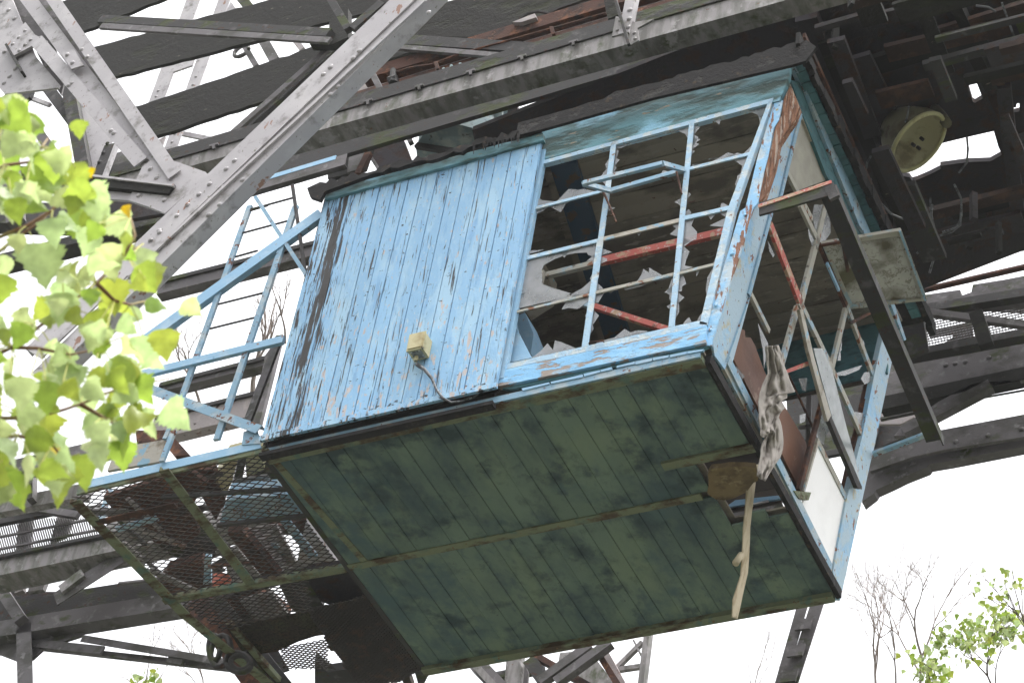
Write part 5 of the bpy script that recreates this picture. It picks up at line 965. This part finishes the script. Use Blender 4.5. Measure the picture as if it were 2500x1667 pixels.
g = MB(); g.prism([[Z3(1325,1015),Z3(1410,950),Z3(1450,1050),Z3(1380,1090),Z3(1350,1080)]],PY(2.2),.1); g.tube([hit(Z3(1430,1000),PY(2.25)),cL-axd*Rr*.9],.06,8); g.build('bracket', M['rust'], fl)

M['darkrust'] = mat('soot_dark_rust', (.038,.024,.02), [((.07,.035,.022),6,.5,.64,(1,1,1))], rough=.9, bump=.5)
# small steel pieces of the crane's underside above the catwalk mesh
cm = T('underside_clutter', 'jumble of thin angles, pipes and straps above the left half of the catwalk mesh', 'steelwork', hit(Z7(900,700),PZ(1.4)))
rq = random.Random(5); k_ = 0
while k_ < 42:
    x, y = rq.uniform(480,2000), rq.uniform(200,1000)
    if y < 440-(x-450)*.2 or x-450 > 1600 or (y-430)*.95 > (x-400): continue
    c = hit(Z7(x,y), PZ(rq.uniform(1.0,2.2))); a_ = rq.choice((0,0,math.pi/2,math.pi/2,rq.uniform(0,3.1))); u = Vector((math.cos(a_),math.sin(a_),rq.uniform(-.15,.15))).normalized(); L_ = rq.uniform(.25,.95)
    sv = u.cross(Vector((0,0,1))).normalized(); nn = sv.cross(u); w_ = rq.uniform(.012,.05)
    MB().obox(c-u*L_/2,u,sv,nn,L_,-w_,w_,-.012,.012).build('strap' if w_ < .03 else 'angle', M[rq.choice(('mid','greydirty','rust','dark','rustgrey','dark','mid','blue_old'))], cm); k_ += 1
# clutter of boards, brackets and joists under the deck
def proj(P): d = P-CAM; z_ = d.dot(FW); return (1250+FPX*d.dot(RT)/z_, 833.5+FPX*d.dot(DN)/z_)
rc = random.Random(77); keep = [(h_[0]) for h_ in holes]
cen = [(sum(p[0] for p in h_)/len(h_), sum(p[1] for p in h_)/len(h_), 14+max(abs(p[0]-h_[0][0]) for p in h_)*.55) for h_ in holes] + [(2240,330,75),(2330,390,95),(2400,370,70)]
cl = 0; tr = 0
while cl < 46 and tr < 2000:
    tr += 1; x, y = rc.uniform(1990,2560), rc.uniform(-30,600); z = rc.uniform(3.7,4.8)
    c = hit((x,y), PZ(z)); kind_ = rc.choice('xxxyyz'); L_ = rc.uniform(.3,1.5) if kind_ != 'z' else rc.uniform(.1,.5)
    dv = Vector((1,rc.uniform(-.06,.06),rc.uniform(-.03,.03))) if kind_ == 'x' else (Vector((rc.uniform(-.05,.05),1,0)) if kind_ == 'y' else Vector((0,0,1)))
    ends = [proj(c+dv*L_*k/4) for k in (-2,-1,0,1,2)]
    if any((p[0]-a)**2+(p[1]-b)**2 < r_*r_ for p in ends for a,b,r_ in cen): continue
    if any(p[0] < 1990+max(0,(p[1]-150))*.42 for p in ends): continue
    g = MB(); w_ = rc.uniform(.05,.24) if kind_ != 'z' else rc.uniform(.02,.06); u = dv.normalized(); sv = u.orthogonal().normalized() if kind_ == 'z' else u.cross(Vector((0,0,1))).normalized(); nn = sv.cross(u)
    g.obox(c-u*L_/2,u,sv,nn,L_,-w_/2,w_/2,-rc.uniform(.01,.04),rc.uniform(.01,.04))
    g.build('loose_board' if kind_ == 'x' else ('joist' if kind_ == 'y' else 'hanger'), M[rc.choice(('timber','dark','darkrust','black','black','timber'))], dk); cl += 1
# ================================================================== vegetation
def leaf(g, base, dirn, nrm, size, r, det=1):
    """deltoid poplar leaf: wavy toothed edge, folded on the midrib and curled"""
    d = dirn.normalized(); n_ = (nrm - d*nrm.dot(d)).normalized(); s_ = d.cross(n_)
    prof = [(0,.01),(.02,.17),(.05,.30),(.10,.37),(.13,.46),(.19,.44),(.23,.52),(.29,.46),(.34,.49),(.40,.40),(.45,.42),(.51,.33),(.57,.34),(.63,.25),(.69,.24),(.75,.16),(.82,.13),(.90,.05),(1.0,0.0)] if det else [(0,.03),(.12,.42),(.30,.50),(.55,.33),(.8,.13),(1,0)]
    fold = r.uniform(.05,.45); curl = r.uniform(-.55,.55); wv = r.uniform(.02,.09); k = len(g.v); c = []; ph = r.uniform(0,6)
    tw = r.uniform(-.3,.3)
    def pt(t, w_, sg):
        w2 = w_*(1+ (r.uniform(-.17,.12) if det else 0)); z = abs(w2)*fold + curl*(t-.4)**2 + wv*math.sin(t*11+ph+sg*1.5)*w2*3 + tw*w2*sg*t
        return base + d*(t*size) + s_*(sg*w2*size) + n_*(z*size)
    L = []; Rg = []; C = []
    for t, w_ in prof: C.append(pt(t,0,1)); L.append(pt(t+(r.uniform(-.012,.012) if det else 0),w_,1)); Rg.append(pt(t+(r.uniform(-.012,.012) if det else 0),w_,-1))
    N = len(prof); g.v += C+L+Rg
    for i in range(N-1): g.f.append((k+i,k+i+1,k+N+i+1,k+N+i)); g.f.append((k+2*N+i,k+2*N+i+1,k+i+1,k+i))
DIST = 5.6
def FD(p, k=0): return far(p, DIST+k)
pxm = DIST/FPX*1.063          # metres per pixel of the 2352-wide picture at the leaves
tp = T('poplar_branches', 'sunlit poplar branches with yellow-green leaves hanging in at the left, close to the camera', 'tree branches', FD(D(-60,700)))
tw_ = [[(-80,850),(27,798),(85,754),(144,709),(222,651),(284,586),(330,560)],[(-60,960),(60,960),(133,945),(185,928),(239,904),(300,885),(390,870)],[(-40,560),(60,520),(120,483),(154,442),(178,404),(206,385)],
 [(-80,640),(20,560),(90,510),(120,483)],[(-60,420),(10,380),(70,372),(95,340),(110,318)],[(222,651),(262,690),(300,700),(340,690)],[(-60,1010),(40,1000),(120,1020),(150,1060)],[(27,798),(90,800),(160,815),(230,800)],[(185,928),(240,960),(290,990)],[(284,586),(310,540),(300,500)],[(-60,300),(0,280),(30,270)]]
g = MB()
for q in tw_:
    n_ = len(q); g.tube([FD(D(*p), .04*i) for i,p in enumerate(q)], [pxm*(5.5-3.6*i/(n_-1)) for i in range(n_)], 6)
wood = g
r = random.Random(21); lv = MB(); ly = MB(); ptl = MB()
def xmax(y):
    K = [(225,20),(250,95),(300,120),(330,95),(360,150),(400,215),(440,225),(480,250),(520,290),(560,320),(600,340),(650,355),(700,365),(760,375),(820,370),(870,340),(920,330),(960,320),(1000,300),(1040,270),(1080,190),(1120,160),(1150,60),(1175,10)]
    for (a,b),(c,d) in zip(K,K[1:]):
        if a <= y <= c: return b+(d-b)*(y-a)/(c-a)
    return 0
nodes = [(D(*p),i) for q in tw_ for i,p in enumerate(q) if i > 0]
def addleaf(x, y, size, ang, dep=0., yel=False, face=None):
    base = FD(D(x,y), dep); d = (DN*math.cos(ang)+RT*math.sin(ang)+FW*r.uniform(-.35,.35)); nr = -FW*1.0 + Vector((r.uniform(-1,1),r.uniform(-1,1),r.uniform(-1,1)))
    if (face if face is not None else r.random() < .5): nr = nr*-1
    leaf(ly if yel else lv, base, d, nr, size*pxm, r)
    return base
cnt = 0
while cnt < 175:
    y = r.uniform(240,1130); xm = xmax(y)
    x = r.uniform(-50, xm-15) 
    if r.random() < .22 and 560 < y < 700: continue
    if y < 420 and r.random() < .35: continue
    size = r.uniform(44,92); base = addleaf(x, y-size*.35, size, r.gauss(.1,.8), r.uniform(-.35,.35), r.random() < .012); cnt += 1
    # petiole back to the nearest twig node
    nb_ = min(nodes, key=lambda q: (q[0][0]/1.063-x)**2+(q[0][1]/1.063-y+30)**2)
    npt = FD(nb_[0], .04*nb_[1])
    if ((nb_[0][0]/1.063-x)**2+(nb_[0][1]/1.063-y)**2) < 110**2:
        mid = (base+npt)/2 + Vector((0,0,.006)); ptl.tube([base,mid,npt], pxm*1.6, 4)
for (x,y,s_,an,yl,fc) in ((178,275,48,.1,False,True),(35,232,62,.3,False,True),(70,262,70,-.2,False,False),(143,1062,112,-.05,False,True),(30,1085,100,.1,False,True),(420,690,58,.9,False,False),(380,930,90,.85,False,False),(325,940,80,.5,False,False),(320,845,85,-.9,False,True),(372,755,80,.15,False,True),(292,470,34,.1,True,True),(5,630,80,-.2,False,True),(112,318,95,-.2,False,True),(205,385,26,.2,True,True),(95,365,110,.4,False,True),(268,960,110,.2,False,True),(340,600,75,.3,False,True),(240,560,95,.3,False,False),(150,480,110,.6,False,False),(250,300 if 0 else 640,90,.2,False,True),(275,1010,80,.1,False,True),(90,560,120,.2,False,False),(170,600,100,.1,False,True),(60,870,110,.3,False,False)):
    addleaf(x,y,s_,an,0.05,yl,fc)
g = MB(); g.tube([FD(D(292,490)),FD(D(297,530)),FD(D(300,560))], pxm*3, 5); wood.v, wood.f = wood.v, wood.f
wood.build('branches', M['twig'], tp, smooth=True); lv.build('foliage', M['leaf'], tp, smooth=True); ly.build('yellow_foliage', M['leafy'], tp, smooth=True)
M['petiole'] = mat('yellow_green_stalk', (.36,.36,.09), rough=.6); ptl.build('leaf_stalks', M['petiole'], tp)
# bare trees against the sky
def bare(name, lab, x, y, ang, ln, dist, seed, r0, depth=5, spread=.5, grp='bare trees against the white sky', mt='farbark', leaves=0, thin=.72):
    r = random.Random(seed); g = MB(); pm_ = dist/FPX*1.063; lvv = MB(); tips = []
    base = far(D(x,y), dist)
    def grow(p, d, L, rad, lev):
        n_ = 4; pts = [p]; 
        for i in range(n_):
            d = (d + (RT*r.uniform(-1,1)+DN*r.uniform(-1,.7)+FW*r.uniform(-1,1))*.16).normalized(); pts.append(pts[-1]+d*L/n_)
        g.tube(pts, [rad*(1-.42*i/n_) for i in range(n_+1)], 5 if lev < 2 else 4)
        if lev >= depth: tips.append((pts[-1], d)); tips.append((pts[2], d)); return
        k = 3 if lev < 2 else r.choice((2,3,3))
        for j in range(k):
            q = pts[r.choice((2,3,4,4))] if j else pts[-1]
            nd = (d + (RT*r.uniform(-1,1)+DN*r.uniform(-.6,.6)+FW*r.uniform(-.8,.8))*spread*(1.4 if j else .7)).normalized(); grow(q, nd, L*r.uniform(thin-.14,thin+.08), rad*(.70 if j == 0 else .56), lev+1)
    d0 = (-DN*math.cos(ang)+RT*math.sin(ang)).normalized(); grow(base, d0, ln*pm_, r0*pm_, 0)
    t = T(name, lab, 'tree', base, grp); g.build('limbs', M[mt], t)
    if leaves:
        for (p, d) in tips:
            for k in range(leaves):
                if r.random() < .33:
                    q = p + Vector((r.uniform(-1,1),r.uniform(-1,1),r.uniform(-1,1)))*pm_*28; leaf(lvv, q, DN+Vector((r.uniform(-.7,.7),r.uniform(-.7,.7),r.uniform(-.7,.7))), Vector((r.uniform(-1,1),r.uniform(-1,1),r.uniform(-1,1))), pm_*r.uniform(10,19), r, 0)
        lvv.build('foliage', M['leaf'], t, smooth=True)
    return t
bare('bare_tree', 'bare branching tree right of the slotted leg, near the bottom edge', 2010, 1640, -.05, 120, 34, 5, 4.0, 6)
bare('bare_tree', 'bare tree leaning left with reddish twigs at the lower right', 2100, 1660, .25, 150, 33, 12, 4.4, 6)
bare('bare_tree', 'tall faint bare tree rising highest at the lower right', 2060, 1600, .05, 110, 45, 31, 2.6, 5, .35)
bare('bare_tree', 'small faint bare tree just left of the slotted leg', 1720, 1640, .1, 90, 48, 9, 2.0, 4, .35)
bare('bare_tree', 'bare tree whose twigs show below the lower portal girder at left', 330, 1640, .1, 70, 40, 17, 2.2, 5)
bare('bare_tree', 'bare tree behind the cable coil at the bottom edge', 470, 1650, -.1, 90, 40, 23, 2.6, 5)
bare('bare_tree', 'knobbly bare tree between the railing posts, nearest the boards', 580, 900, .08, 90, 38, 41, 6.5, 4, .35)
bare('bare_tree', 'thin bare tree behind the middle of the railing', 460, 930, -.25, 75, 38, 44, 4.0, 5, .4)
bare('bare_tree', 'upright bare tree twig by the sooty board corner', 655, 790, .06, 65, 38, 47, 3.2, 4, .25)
bare('leafy_tree', 'small-leaved yellow-green tree at the lower right corner', 2290, 1640, -.1, 95, 22, 3, 3.5, 5, .6, None, 'bark', 3)
bare('leafy_tree', 'leafy twig reaching in at the right edge above the corner tree', 2420, 1560, -.55, 110, 21, 6, 3.4, 3, .5, None, 'bark', 3)
bare('leafy_tree', 'low leafy shoots left of the corner tree at the bottom edge', 2140, 1620, .1, 55, 23, 8, 2.2, 4, .6, None, 'bark', 3)
bare('leafy_tree', 'tiny leafy tip poking up at the bottom edge at left', 330, 1600, .0, 22, 20, 10, 1.6, 3, .6, None, 'bark', 3)
# ground far below, out of the picture; it lights the undersides
gm = MB(); gm.add([(-300,-300,-15),(300,-300,-15),(300,300,-15),(-300,300,-15)],[(0,1,2,3)]); o = gm.build('ground', M['ground'], None, kind='structure')

# thin volume added to veil the scene and lift the dark tones
hz = bpy.data.materials.new('tone_lift_volume'); hz.use_nodes = True; hn = hz.node_tree; hn.nodes.clear(); ho = hn.nodes.new('ShaderNodeOutputMaterial'); hv_ = hn.nodes.new('ShaderNodeVolumePrincipled')
hv_.inputs['Color'].default_value = (.9,.92,.95,1); hv_.inputs['Density'].default_value = .00045; hn.links.new(hv_.outputs[0], ho.inputs['Volume'])
MB().box((-301,-301,-16),(301,301,26)).build('tone_lift_haze', hz, None, kind='stuff')
